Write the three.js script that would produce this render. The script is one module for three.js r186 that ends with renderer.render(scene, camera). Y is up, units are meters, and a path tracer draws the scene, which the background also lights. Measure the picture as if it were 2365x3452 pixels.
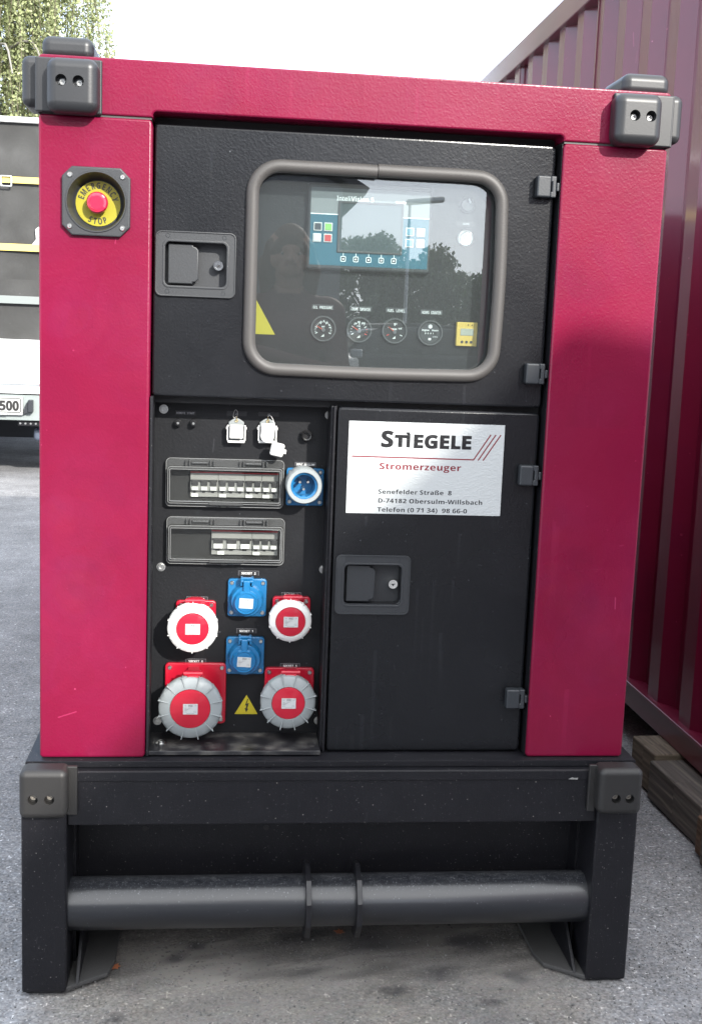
import * as THREE from 'three';
import { RoundedBoxGeometry } from 'three/addons/geometries/RoundedBoxGeometry.js';
import { mergeGeometries, mergeVertices, toCreasedNormals } from 'three/addons/utils/BufferGeometryUtils.js';
import { Brush, Evaluator, SUBTRACTION } from 'three-bvh-csg';
import { MarchingCubes } from 'three/addons/objects/MarchingCubes.js';

// ------------------------------------------------------------------ camera, sky, sun, exposure
const scene = new THREE.Scene();
const camera = new THREE.PerspectiveCamera(47.41, 701 / 1024, 0.02, 600);
camera.position.set(-0.2329, 1.2557, 2.1303);
camera.rotation.order = 'YXZ';
camera.rotation.set(-0.15034, -0.11155, 0.03821);
scene.add(camera);

const renderer = new THREE.WebGLRenderer({ antialias: true });
renderer.setSize(701, 1024);
renderer.toneMapping = THREE.LinearToneMapping;
renderer.toneMappingExposure = 3.3;
renderer.shadowMap.enabled = true;

const SUN = new THREE.Vector3(0.5, 0.58, 1).normalize();
const sun = new THREE.DirectionalLight(new THREE.Color(1, 0.955, 0.88), 2.8);
sun.position.copy(SUN).multiplyScalar(30);
sun.castShadow = true;
sun.shadow.mapSize.set(2048, 2048);
Object.assign(sun.shadow.camera, { left: -12, right: 12, top: 12, bottom: -12, near: 1, far: 80 });
sun.shadow.radius = 2.4;
scene.add(sun, sun.target);

// ------------------------------------------------------------------ noise and random numbers
function rng(seed) { let a = seed >>> 0; return () => { a = (a + 0x6D2B79F5) | 0; let t = Math.imul(a ^ (a >>> 15), 1 | a); t = (t + Math.imul(t ^ (t >>> 7), 61 | t)) ^ t; return ((t ^ (t >>> 14)) >>> 0) / 4294967296; }; }
function hash2(x, y, s) { let h = Math.imul(x, 374761393) ^ Math.imul(y, 668265263) ^ Math.imul(s, 2147483647 ^ 0x5bd1e995); h = Math.imul(h ^ (h >>> 13), 1274126177); return ((h ^ (h >>> 16)) >>> 0) / 4294967296; }
// value noise with period p, u and v in periods of the lattice
function vnoise(u, v, p, s) {
  const x = Math.floor(u), y = Math.floor(v), fx = u - x, fy = v - y;
  const a = fx * fx * (3 - 2 * fx), b = fy * fy * (3 - 2 * fy), m = (q) => ((q % p) + p) % p;
  const h = (i, j) => hash2(m(x + i), m(y + j), s);
  return (h(0, 0) * (1 - a) + h(1, 0) * a) * (1 - b) + (h(0, 1) * (1 - a) + h(1, 1) * a) * b;
}
const fbm = (u, v, p, s, n = 4) => { let t = 0, w = 0.5, q = 0; for (let k = 0; k < n; k++) { t += w * vnoise(u * p, v * p, p, s + k); q += w; w *= 0.55; p *= 2; } return t / q; };
function dataTex(w, h, fn, srgb) {
  const d = new Uint8Array(w * h * 4), c = [0, 0, 0];
  for (let y = 0; y < h; y++) for (let x = 0; x < w; x++) {
    fn(x / w, y / h, c, x, y);
    const o = (y * w + x) * 4;
    for (let k = 0; k < 3; k++) d[o + k] = Math.max(0, Math.min(255, c[k] * 255));
    d[o + 3] = 255;
  }
  const t = new THREE.DataTexture(d, w, h);
  t.wrapS = t.wrapT = THREE.RepeatWrapping; t.magFilter = THREE.LinearFilter; t.minFilter = THREE.LinearMipmapLinearFilter; t.generateMipmaps = true;
  if (srgb) t.colorSpace = THREE.SRGBColorSpace;
  t.needsUpdate = true; return t;
}
const grey = (c, v) => { c[0] = c[1] = c[2] = v; };
function scaled(t, metres) { const r = t.clone(); r.repeat.set(1 / metres, 1 / metres); r.needsUpdate = true; return r; }

// ------------------------------------------------------------------ the sky: bright summer haze with thin cloud, brightest round the sun
{
  const w = 1024, h = 512, d = new Float32Array(w * h * 4), v = new THREE.Vector3();
  for (let y = 0; y < h; y++) for (let x = 0; x < w; x++) {
    const el = (y + 0.5) / h * Math.PI - Math.PI / 2, az = ((x + 0.5) / w - 0.5) * 2 * Math.PI;
    v.set(Math.cos(el) * Math.cos(az), Math.sin(el), Math.cos(el) * Math.sin(az));
    const up = Math.max(0, v.y), cs = v.dot(SUN);
    const px = v.x / (up + 0.25) * 0.16 + 0.5, py = v.z / (up + 0.25) * 0.16 + 0.5;
    let cl = fbm(px, py, 5, 91, 5); cl = Math.max(0, Math.min(1, (cl - 0.40) * 4.2));
    const hz = Math.exp(-up * 4);
    const blue = [0.44, 0.61, 0.90], white = [1.12, 1.13, 1.14];
    const glow = 0.6 * Math.pow(Math.max(0, cs), 6) + 1.6 * Math.pow(Math.max(0, cs), 60);
    const o = (y * w + x) * 4, k = Math.max(hz * 0.9, cl * 0.85);
    for (let i = 0; i < 3; i++) d[o + i] = v.y < -0.02 ? 0.22 : (blue[i] * (1 - k) + white[i] * k) * 0.9 + glow * [1, 0.97, 0.92][i];
    d[o + 3] = 1;
  }
  const t = new THREE.DataTexture(d, w, h, THREE.RGBAFormat, THREE.FloatType);
  t.mapping = THREE.EquirectangularReflectionMapping; t.magFilter = t.minFilter = THREE.LinearFilter; t.needsUpdate = true;
  scene.background = t; scene.environment = t;
}

// ------------------------------------------------------------------ object helpers
const taken = {};
function numbered(n) { const k = (taken[n] = (taken[n] ?? -1) + 1); return k ? `${n}_${String(k).padStart(3, '0')}` : n; }
function shadow(o) { o.castShadow = o.receiveShadow = true; return o; }
function thing(name, label, category, [x, y, z] = [0, 0, 0], turn = 0, group) {
  const o = new THREE.Group(); o.name = numbered(name); o.position.set(x, y, z); o.rotation.y = turn;
  o.userData = { label, category }; if (group) o.userData.group = group;
  scene.add(o); return o;
}
function prep(g) {
  g = g.index ? g.toNonIndexed() : g;
  for (const k of Object.keys(g.attributes)) if (!['position', 'normal', 'uv'].includes(k)) g.deleteAttribute(k);
  if (!g.attributes.normal) g.computeVertexNormals();
  return g;
}
function boxUV(g) { // uv in metres, by the facing of each triangle
  const p = g.attributes.position, n = p.count, uv = new Float32Array(n * 2), a = new THREE.Vector3(), b = new THREE.Vector3(), c = new THREE.Vector3();
  for (let i = 0; i < n; i += 3) {
    a.fromBufferAttribute(p, i); b.fromBufferAttribute(p, i + 1).sub(a); c.fromBufferAttribute(p, i + 2).sub(a); b.cross(c);
    const x = Math.abs(b.x), y = Math.abs(b.y), z = Math.abs(b.z);
    for (let k = i; k < i + 3; k++) {
      const X = p.getX(k), Y = p.getY(k), Z = p.getZ(k);
      if (z >= x && z >= y) { uv[2 * k] = X; uv[2 * k + 1] = Y; } else if (x >= y) { uv[2 * k] = Z; uv[2 * k + 1] = Y; } else { uv[2 * k] = X; uv[2 * k + 1] = Z; }
    }
  }
  g.setAttribute('uv', new THREE.BufferAttribute(uv, 2)); return g;
}
const merge = (list) => { list = list.map(prep); const g = list.length > 1 ? mergeGeometries(list) : list[0]; return boxUV(g); };
// geos: array of geometries; or array of [geometries, material] pairs for a part of several materials
function obj(name, geos, mat, parent, label) {
  let g, m = mat;
  if (Array.isArray(mat)) { const gs = geos.map((l) => merge(l)); g = mergeGeometries(gs, true); } else g = merge(Array.isArray(geos) ? geos : [geos]);
  const o = shadow(new THREE.Mesh(g, m)); o.name = parent ? name : numbered(name);
  if (label) o.userData.label = label;
  (parent ?? scene).add(o); return o;
}
function print(name, w, h, x, y, z, tex, parent, mat, d = 0.0012) { // a thin printed plate; front at z
  const g = new THREE.BoxGeometry(w, h, d); g.translate(x, y, z - d / 2);
  const o = shadow(new THREE.Mesh(g, mat ?? new THREE.MeshStandardMaterial({ map: tex, roughness: 0.45 }))); o.name = name; parent.add(o); return o;
}
const rb = (w, h, d, r, x = 0, y = 0, z = 0, s = 3) => new RoundedBoxGeometry(w, h, d, s, Math.min(r, w / 2 - 1e-4, h / 2 - 1e-4, d / 2 - 1e-4)).translate(x, y, z);
const bx = (w, h, d, x = 0, y = 0, z = 0) => new THREE.BoxGeometry(w, h, d).translate(x, y, z);
const span = (x0, x1, y0, y1, z0, z1, r = 0) => r ? rb(x1 - x0, y1 - y0, z1 - z0, r, (x0 + x1) / 2, (y0 + y1) / 2, (z0 + z1) / 2, 2) : bx(x1 - x0, y1 - y0, z1 - z0, (x0 + x1) / 2, (y0 + y1) / 2, (z0 + z1) / 2);
const cylZ = (r0, r1, z0, z1, x = 0, y = 0, s = 32) => new THREE.CylinderGeometry(r1, r0, z1 - z0, s).rotateX(Math.PI / 2).translate(x, y, (z0 + z1) / 2);
const cylX = (r, x0, x1, y, z, s = 32) => new THREE.CylinderGeometry(r, r, x1 - x0, s).rotateZ(Math.PI / 2).translate((x0 + x1) / 2, y, z);
const latheZ = (pts, x = 0, y = 0, z = 0, s = 48) => toCreasedNormals(new THREE.LatheGeometry(pts.map((q) => new THREE.Vector2(...q)), s).rotateX(Math.PI / 2), 0.6).translate(x, y, z);
function rr(x0, y0, x1, y1, r, P = THREE.Shape) {
  const s = new P(); s.moveTo(x0 + r, y0); s.lineTo(x1 - r, y0); s.absarc(x1 - r, y0 + r, r, -Math.PI / 2, 0); s.lineTo(x1, y1 - r); s.absarc(x1 - r, y1 - r, r, 0, Math.PI / 2);
  s.lineTo(x0 + r, y1); s.absarc(x0 + r, y1 - r, r, Math.PI / 2, Math.PI); s.lineTo(x0, y0 + r); s.absarc(x0 + r, y0 + r, r, Math.PI, 1.5 * Math.PI); return s;
}
const circle = (x, y, r, P = THREE.Path) => { const s = new P(); s.absarc(x, y, r, 0, 2 * Math.PI, true); return s; };
function poly(pts) { const s = new THREE.Shape(); pts.forEach((q, i) => i ? s.lineTo(...q) : s.moveTo(...q)); s.closePath(); return s; }
function ext(shape, z0, z1, bevel = 0, seg = 2, curve = 16) { // between z0 and z1, bevel taken inside the outline
  const g = new THREE.ExtrudeGeometry(shape, { depth: z1 - z0 - 2 * bevel, bevelEnabled: bevel > 0, bevelSize: bevel, bevelThickness: bevel, bevelOffset: -bevel, bevelSegments: seg, curveSegments: curve });
  const q = toCreasedNormals(g.translate(0, 0, z0 + bevel), 0.6), p = q.attributes.position, n = q.attributes.normal;   // caps stay flat
  for (let i = 0; i < p.count; i += 3) { const a = p.getZ(i), b = p.getZ(i + 1), c = p.getZ(i + 2); if (Math.abs(a - b) < 1e-7 && Math.abs(a - c) < 1e-7) { const s = a > (z0 + z1) / 2 ? 1 : -1; for (let k = i; k < i + 3; k++) n.setXYZ(k, 0, 0, s); } }
  return q;
}
const tube = (pts, r, n = 24, rs = 6, closed = false) => new THREE.TubeGeometry(new THREE.CatmullRomCurve3(pts.map((q) => new THREE.Vector3(...q)), closed), n, r, rs, closed);
function screw(x, y, z, r = 0.005, h = 0.003) { // pan head with a cross recess
  const a = [latheZ([[0, h * 0.55], [r * 0.25, h * 0.6], [r * 0.3, h], [r * 0.7, h * 0.85], [r, h * 0.25], [r, 0]], x, y, z, 14)];
  a.push(bx(r * 0.9, r * 0.22, h * 0.3, x, y, z + h * 0.9).applyMatrix4(new THREE.Matrix4())); return a;
}
// canvas prints
function canvas(w, h, draw) { const c = document.createElement('canvas'); c.width = w; c.height = h; const g = c.getContext('2d'); draw(g, w, h); const t = new THREE.CanvasTexture(c); t.colorSpace = THREE.SRGBColorSpace; t.anisotropy = 4; return t; }
function rrect(g, x, y, w, h, r) { g.beginPath(); g.moveTo(x + r, y); g.arcTo(x + w, y, x + w, y + h, r); g.arcTo(x + w, y + h, x, y + h, r); g.arcTo(x, y + h, x, y, r); g.arcTo(x, y, x + w, y, r); g.closePath(); }

// ------------------------------------------------------------------ materials
const C3 = (r, g, b) => new THREE.Color().setRGB(r, g, b);
const std = (c, roughness, o = {}) => new THREE.MeshStandardMaterial({ color: c, roughness, ...o });
const phy = (c, roughness, o = {}) => new THREE.MeshPhysicalMaterial({ color: c, roughness, ...o });
const peelT = dataTex(1024, 1024, (u, v, c) => {
  const w = 0.004 * (vnoise(u * 40, v * 40, 40, 5) - 0.5);
  let a = vnoise((u + w) * 120, (v + w * 2) * 120, 120, 11), b = vnoise((u - w) * 200, (v + w) * 200, 200, 12), f = vnoise(u * 400, v * 400, 400, 13);
  grey(c, 0.12 + 0.5 * Math.pow(a, 1.4) + 0.30 * b + 0.06 * f);
});
const peel = scaled(peelT, 0.40);
const grainT = dataTex(512, 512, (u, v, c) => grey(c, 0.5 * vnoise(u * 128, v * 128, 128, 21) + 0.5 * vnoise(u * 256, v * 256, 256, 22)));
const grain = scaled(grainT, 0.25);
const smudgeR = dataTex(512, 512, (u, v, c) => grey(c, 0.80 + 0.30 * (fbm(u, v, 5, 31, 5) - 0.35)));
const smudge = scaled(smudgeR, 0.9);
// wear: faint tonal drift and pale dust specks (multiplies the base colour)
function speckTex(seed, base, speck, count, rmin, rmax, w = 1024, scratches = 8) {
  return canvas(w, w, (g) => {
    const r = rng(seed); const [R, G, B] = base; g.fillStyle = `rgb(${R},${G},${B})`; g.fillRect(0, 0, w, w);
    for (let i = 0; i < 260; i++) { const x = r() * w, y = r() * w, q = 30 + r() * 130; const gr = g.createRadialGradient(x, y, 0, x, y, q); const l = r() < 0.5 ? 255 : 0; gr.addColorStop(0, `rgba(${l},${l},${l},${l ? 0.004 + 0.02 * R / 255 : 0.018})`); gr.addColorStop(1, `rgba(${l},${l},${l},0)`); g.fillStyle = gr; g.fillRect(x - q, y - q, 2 * q, 2 * q); }
    for (let i = 0; i < count; i++) { const a = 0.1 + 0.6 * r() * r(); g.fillStyle = `rgba(${speck.join(',')},${a})`; g.beginPath(); g.arc(r() * w, r() * w, rmin + (rmax - rmin) * r() ** 3, 0, 7); g.fill(); }
    for (let i = 0; i < scratches; i++) { const x = r() * w, y = r() * w, a = r() < 0.6 ? 1.57 + 0.3 * (r() - 0.5) : r() * 3.1, l = 8 + 40 * r() * r(); g.strokeStyle = `rgba(${speck.join(',')},${0.10 + 0.3 * r()})`; g.lineWidth = 0.6 + 0.9 * r(); g.beginPath(); g.moveTo(x, y); g.lineTo(x + l * Math.cos(a), y + l * Math.sin(a)); g.stroke(); }
    for (let i = 0; i < 26; i++) { const x = r() * w, y = r() * w, l = 60 + 260 * r(), q = 2 + 7 * r(), gr = g.createLinearGradient(0, y, 0, y + l); gr.addColorStop(0, `rgba(${speck.join(',')},${0.02 + 0.035 * r()})`); gr.addColorStop(1, `rgba(${speck.join(',')},0)`); g.fillStyle = gr; g.fillRect(x, y, q, l); }   // dried drips
  });
}
const wrap = (t, m) => { t.wrapS = t.wrapT = THREE.RepeatWrapping; t.repeat.set(1 / m, 1 / m); return t; };
const redMap = wrap(speckTex(3, [104, 9, 42], [235, 130, 160], 90, 0.6, 1.4, 1024, 12), 1.1);
const blackMap = wrap(speckTex(4, [18, 19, 22], [200, 205, 210], 420, 0.5, 1.5), 0.9);
const frameMap = wrap(speckTex(5, [18, 18, 22], [190, 185, 175], 3000, 0.6, 2.4, 1024, 40), 0.5);
const M = {
  red: phy(0xffffff, 0.33, { map: redMap, bumpMap: peel, bumpScale: 0.0002, roughnessMap: smudge, specularIntensity: 0.6 }),
  black: phy(0xffffff, 0.32, { map: blackMap, bumpMap: peel, bumpScale: 0.0002, roughnessMap: smudge, specularIntensity: 0.7 }),
  panel: phy(0xffffff, 0.5, { specularIntensity: 0.6, map: blackMap, bumpMap: peel, bumpScale: 0.0002, roughnessMap: smudge }),
  frame: phy(0xffffff, 0.5, { specularIntensity: 0.65, map: frameMap, bumpMap: grain, bumpScale: 0.0002, roughnessMap: smudge }),
  rubber: std(C3(0.015, 0.016, 0.018), 0.5, { bumpMap: grain, bumpScale: 0.00005, roughnessMap: smudge }),
  dirtyRubber: std(C3(0.0115, 0.011, 0.0108), 0.55, { bumpMap: grain, bumpScale: 0.0001 }),
  seal: std(C3(0.045, 0.042, 0.040), 0.55, { bumpMap: grain, bumpScale: 0.0001 }),
  plastic: std(C3(0.020, 0.022, 0.025), 0.48, { bumpMap: grain, bumpScale: 0.0001 }),
  hinge: std(C3(0.019, 0.022, 0.026), 0.45, { bumpMap: grain, bumpScale: 0.0001 }),
  steel: std(C3(0.6, 0.6, 0.58), 0.3, { metalness: 1 }),
  chrome: std(C3(0.75, 0.75, 0.74), 0.16, { metalness: 1 }),
  brass: std(C3(0.62, 0.5, 0.26), 0.3, { metalness: 1 }),
  dark: std(C3(0.008, 0.008, 0.009), 0.6),
  darkGloss: std(C3(0.012, 0.012, 0.013), 0.25),
  white: std(C3(0.62, 0.62, 0.605), 0.42),
  lidWhite: std(C3(0.60, 0.60, 0.585), 0.38),
  lidGrey: std(C3(0.22, 0.24, 0.245), 0.42),
  ceeRed: phy(C3(0.36, 0.004, 0.02), 0.32, { clearcoat: 0.3 }),
  blue: phy(C3(0.005, 0.105, 0.25), 0.34, { clearcoat: 0.3 }),
  button: phy(C3(0.36, 0.008, 0.04), 0.3, { clearcoat: 0.4 }),
  clear: phy(C3(0.92, 0.93, 0.92), 0.0, { transmission: 1, thickness: 0, ior: 1.3 }),
  clearFrame: phy(C3(0.30, 0.31, 0.31), 0.06, { transmission: 0.86, thickness: 0, ior: 1.55, specularIntensity: 1 }),
  pane: phy(C3(0.86, 0.9, 0.9), 0.0, { transmission: 0.984, thickness: 0, ior: 1.8 }),
  breaker: std(C3(0.22, 0.22, 0.215), 0.5), toggle: std(C3(0.03, 0.03, 0.032), 0.4), redMark: std(C3(0.35, 0.02, 0.03), 0.5),
  galv: std(C3(0.42, 0.44, 0.45), 0.42, { metalness: 0.8, roughnessMap: smudge }),
};

// ------------------------------------------------------------------ ground
{
  const r = rng(17);
  const tex = dataTex(1536, 1536, (u, v, c) => { // 1.7 m across: fine grit, small stones, pits
    const lo = fbm(u, v, 6, 201, 4), a = vnoise(u * 380, v * 380, 380, 202), b = vnoise(u * 640, v * 640, 640, 203), d = vnoise(u * 300, v * 300, 300, 204), e = vnoise(u * 230, v * 230, 230, 205), p = vnoise(u * 42, v * 42, 42, 206);
    let l = 0.455 + 0.14 * (lo - 0.5) + 0.15 * (a - 0.5) + 0.12 * (b - 0.5) + 0.05 * (p - 0.5);
    if (d > 0.86) l += (d - 0.86) * 2.4; if (e > 0.93) l += (e - 0.93) * 5; if (d < 0.13) l -= (0.13 - d) * 1.6;
    const t = 0.012 * (e - 0.5); c[0] = l + t; c[1] = l; c[2] = l - t + 0.006;
  }, true);
  tex.repeat.set(1 / 1.7, 1 / 1.7);
  const bump = scaled(dataTex(1024, 1024, (u, v, c) => grey(c, 0.35 * vnoise(u * 160, v * 160, 160, 41) + 0.4 * vnoise(u * 330, v * 330, 330, 42) + 0.25 * fbm(u, v, 20, 43, 3))), 1.1);
  const xs = [], zs = [];
  const line = (a, list) => { list.forEach(([to, step]) => { for (let q = a.length ? a[a.length - 1] + step : list.start; q < to - 1e-6; q += step) a.push(q); a.push(to); }); };
  const axis = (lo, hi, step, far) => { const a = []; for (let q = lo; q <= hi + 1e-6; q += step) a.push(q); let s = step; const b = [...a]; let q = hi; while (q < far) { s *= 1.5; q += s; b.push(Math.min(q, far)); } s = step; q = lo; const f = []; while (q > -far) { s *= 1.5; q -= s; f.unshift(Math.max(q, -far)); } return [...f, ...b]; };
  const X = axis(-2.2, 1.6, 0.02, 300), Z = axis(-3, 1.4, 0.02, 300), nx = X.length, nz = Z.length;
  const pos = new Float32Array(nx * nz * 3), uv = new Float32Array(nx * nz * 2), col = new Float32Array(nx * nz * 3), idx = [];
  const n2 = (x, z, f, s) => vnoise(x * f + 500, z * f + 500, 4096, s);
  const smooth = (a, b, t) => { t = Math.max(0, Math.min(1, (t - a) / (b - a))); return t * t * (3 - 2 * t); };
  for (let j = 0; j < nz; j++) for (let i = 0; i < nx; i++) {
    const x = X[i], z = Z[j], o = j * nx + i, near = Math.hypot(x, z) < 4;
    pos.set([x, near ? 0.006 * (n2(x, z, 2.1, 61) - 0.5) - 0.003 : -0.003, z], o * 3); uv.set([x, z], o * 2);
    // dry tan dust in front of and beneath the machine, dark oil spots and streaks
    const sx = x * 0.94 - z * 0.33, sz = z * 0.94 + x * 0.33;
    const dust = (1 - smooth(0.40, 0.62, Math.abs(x - 0.02) + 0.15 * (n2(x, z, 5, 62) - 0.5))) * smooth(-1.2, -0.3, z) * (1 - smooth(0.10, 0.32, z + 0.14 * (n2(x, z, 7, 63) - 0.5)));
    const streak = n2(sx * 1.4, sz * 11, 1, 64) * 0.6 + n2(sx * 4, sz * 26, 1, 65) * 0.4;
    let k = 1 + 0.16 * (n2(x, z, 0.9, 66) - 0.5) + 0.10 * (n2(x, z, 6, 67) - 0.5) + 0.05 * (n2(x, z, 24, 68) - 0.5);
    k *= 1 - dust * 0.55 * smooth(0.50, 0.78, streak) * smooth(0.25, -0.1, z);
    for (const [cx, cz, q, s] of [[0.12, 0.06, 0.035, 0.25], [0.22, 0.0, 0.045, 0.22], [-0.06, -0.16, 0.06, 0.3], [0.34, 0.055, 0.03, 0.3], [0.1, -0.13, 0.09, 0.28], [-0.3, -0.09, 0.05, 0.3], [0.28, -0.1, 0.08, 0.3], [0.3, 0.16, 0.03, 0.25], [-0.26, -0.15, 0.03, 0.35]])
      k *= 1 - s * (1 - smooth(0.3, 1.1, Math.hypot((x - cx) * 0.8, z - cz) / q + 0.7 * (n2(x, z, 34, 69) - 0.5)));
    const t = dust * (0.75 + 0.4 * (n2(x, z, 9, 70) - 0.5));
    col.set([k * (1 + 0.13 * t), k * (1 + 0.03 * t), k * (1 - 0.13 * t)].map((q) => q * 0.9), o * 3);
  }
  for (let j = 0; j < nz - 1; j++) for (let i = 0; i < nx - 1; i++) { const a = j * nx + i; idx.push(a, a + nx, a + 1, a + 1, a + nx, a + nx + 1); }
  const g = new THREE.BufferGeometry(); g.setAttribute('position', new THREE.BufferAttribute(pos, 3)); g.setAttribute('uv', new THREE.BufferAttribute(uv, 2)); g.setAttribute('color', new THREE.BufferAttribute(col, 3)); g.setIndex(idx); g.computeVertexNormals();
  const o = shadow(new THREE.Mesh(g, std(0xffffff, 0.92, { map: tex, vertexColors: true, bumpMap: bump, bumpScale: 0.0022 }))); o.name = 'ground';
  o.userData = { label: 'worn grey asphalt yard with dusty patch under the machine', kind: 'structure', category: 'ground' }; scene.add(o);
  // dry dust swept in streaks over the asphalt in front of the machine, with a few oil spots
  {
    const t2 = canvas(1400, 900, (g, W, H) => {
      const px = (x) => (x + 0.70) / 1.4 * W, pz = (z) => (z + 0.55) / 0.9 * H;
      const blob = (x, z, q, c, a, sx = 1) => { g.save(); g.translate(px(x), pz(z)); g.rotate(-0.22); g.scale(sx, 1); const R = q / 1.4 * W, gr = g.createRadialGradient(0, 0, 0, 0, 0, R); gr.addColorStop(0, `rgba(${c},${a})`); gr.addColorStop(0.6, `rgba(${c},${a * 0.6})`); gr.addColorStop(1, `rgba(${c},0)`); g.fillStyle = gr; g.fillRect(-R, -R, 2 * R, 2 * R); g.restore(); };
      for (let i = 0; i < 420; i++) { const u = r(), x = -0.46 + 0.92 * r(), z = -0.42 + 0.58 * u ** 1.25 + 0.06 * (r() - 0.5); blob(x, z, 0.02 + 0.05 * r(), '142,137,129', 0.06 + 0.08 * r(), 2.6); }
      for (let i = 0; i < 260; i++) { const x = -0.44 + 0.88 * r(), z = -0.40 + 0.40 * r(); blob(x, z, 0.006 + 0.02 * r(), r() < 0.7 ? '60,58,57' : '165,160,152', 0.08 + 0.16 * r(), 4.2); }
      for (const [x, z, q, a] of [[0.12, 0.055, 0.034, 0.5], [0.225, 0.0, 0.05, 0.4], [0.30, 0.10, 0.03, 0.35], [-0.05, -0.17, 0.07, 0.55], [0.10, -0.14, 0.09, 0.45], [0.29, -0.11, 0.08, 0.5], [-0.30, -0.09, 0.04, 0.55], [-0.26, -0.13, 0.03, 0.6], [0.37, 0.02, 0.045, 0.4], [-0.40, 0.12, 0.03, 0.3]]) for (let k = 0; k < 9; k++) blob(x + q * (r() - 0.5), z + q * 0.6 * (r() - 0.5), q * (0.2 + 0.4 * r()), '48,47,50', a * 0.35, 1.2);
      g.globalCompositeOperation = 'destination-out'; for (let i = 0; i < 9000; i++) { g.fillStyle = `rgba(0,0,0,${0.15 + 0.5 * r()})`; g.beginPath(); g.arc(r() * W, r() * H, 0.8 + 2.4 * r() ** 2, 0, 7); g.fill(); }
    });
    const g2 = new THREE.PlaneGeometry(1.4, 0.9, 56, 36).rotateX(-Math.PI / 2).translate(0, 0, -0.10), P = g2.attributes.position;
    for (let i = 0; i < P.count; i++) P.setY(i, 0.006 * (n2(P.getX(i), P.getZ(i), 2.1, 61) - 0.5) - 0.003 + 0.0022);
    const d = new THREE.Mesh(g2, std(0xffffff, 0.95, { map: t2, transparent: true })); d.receiveShadow = true; d.name = 'dust_film'; d.userData = { label: 'film of tan dust and oil spots on the asphalt before the skid', kind: 'stuff', category: 'dust' }; scene.add(d);
  }
  // loose chippings
  const st = new THREE.InstancedMesh(new THREE.IcosahedronGeometry(1, 0), std(C3(0.3, 0.3, 0.3), 0.8), 9000), m = new THREE.Matrix4(), q = new THREE.Quaternion(), e = new THREE.Euler(), c = new THREE.Color();
  for (let i = 0; i < 9000; i++) {
    let x, z; const k = r();
    if (k < 0.55) { x = -1.1 + 2.0 * r(); z = -0.15 + 0.6 * r(); } else if (k < 0.8) { x = -2.4 + 1.9 * r(); z = -4 + 4.2 * r(); } else { x = 0.5 + 0.5 * r(); z = -1.6 + 2 * r(); }
    const s = 0.0009 + 0.0017 * r() ** 5; e.set(r() * 6, r() * 6, r() * 6); q.setFromEuler(e);
    m.compose(new THREE.Vector3(x, 0.0008, z), q, new THREE.Vector3(s, s * 0.7, s)); st.setMatrixAt(i, m);
    const l = 0.22 + 0.12 * r() + 0.3 * r() ** 4; st.setColorAt(i, c.setRGB(l, l * 0.99, l * 0.97));
  }
  st.name = 'loose_gravel'; st.userData = { label: 'tiny loose stone chippings strewn over the asphalt', kind: 'stuff', category: 'gravel' }; shadow(st); scene.add(st);
}

// ------------------------------------------------------------------ the generator
const gen = thing('power_generator', 'crimson and black diesel generator cabinet with sockets on a black skid frame', 'generator');
const PZ = -0.027;     // front of the black doors
const SP = -0.11;      // front of the recessed socket panel
const cam = camera.position;
const at = (x, y, z0, z1) => [cam.x + (x - cam.x) * (cam.z - z1) / (cam.z - z0), cam.y + (y - cam.y) * (cam.z - z1) / (cam.z - z0)];   // a point read off the photograph for depth z0, set at depth z1

// housing
obj('housing', [span(-0.553, -0.548, 0.455, 1.69, -3.6, -0.12), span(0.548, 0.553, 0.455, 1.69, -3.6, -0.12), span(-0.548, 0.548, 0.455, 1.69, -3.6, -3.595), span(-0.553, 0.553, 1.69, 1.704, -3.6, -0.12, 0.003)], M.red, gen);
{
  const s = rr(-0.56, 0.4545, -0.367, 1.6125, 0.007); s.holes.push(circle(-0.461, 1.4695, 0.0495));
  obj('front_pillar', [ext(s, -0.12, 0, 0.004, 3, 24)], M.red, gen, 'front pillar carrying the emergency stop');
  obj('front_pillar', [ext(rr(0.367, 0.4545, 0.56, 1.6125, 0.007), -0.12, 0, 0.004, 3)], M.red, gen);
  obj('top_beam', [ext((() => { const s = new THREE.Shape(), r = 0.008; s.moveTo(-0.552, 1.6165); s.lineTo(-0.366, 1.6165); s.lineTo(-0.366, 1.620); s.absarc(-0.359, 1.620, 0.007, Math.PI, Math.PI / 2, true); s.lineTo(0.359, 1.627); s.absarc(0.359, 1.620, 0.007, Math.PI / 2, 0, true); s.lineTo(0.366, 1.6165); s.lineTo(0.552, 1.6165);
    s.absarc(0.552, 1.6245, r, -Math.PI / 2, 0); s.lineTo(0.56, 1.703); s.absarc(0.552, 1.703, r, 0, Math.PI / 2); s.lineTo(-0.552, 1.711); s.absarc(-0.552, 1.703, r, Math.PI / 2, Math.PI); s.lineTo(-0.56, 1.6245); s.absarc(-0.552, 1.6245, r, Math.PI, 1.5 * Math.PI); return s; })(), -0.12, 0, 0.003, 3)], M.red, gen);
  obj('pillar_liner', [span(0.3655, 0.3667, 0.456, 1.612, -0.118, -0.006)], M.frame, gen);
  obj('beam_joint', [span(-0.555, -0.368, 1.6127, 1.6163, -0.11, -0.004)], M.seal, gen); obj('beam_joint', [span(0.368, 0.555, 1.6127, 1.6163, -0.11, -0.004)], M.seal, gen);
  obj('door_rebate', [span(-0.365, 0.365, 1.600, 1.6275, -0.118, -0.059)], M.dark, gen); obj('cross_rail', [span(-0.362, 0.365, 1.12, 1.136, -0.104, -0.058)], M.dark, gen); obj('compartment_back', [span(-0.022, 0.366, 0.456, 1.13, -0.125, -0.118)], M.dark, gen);
}
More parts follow.
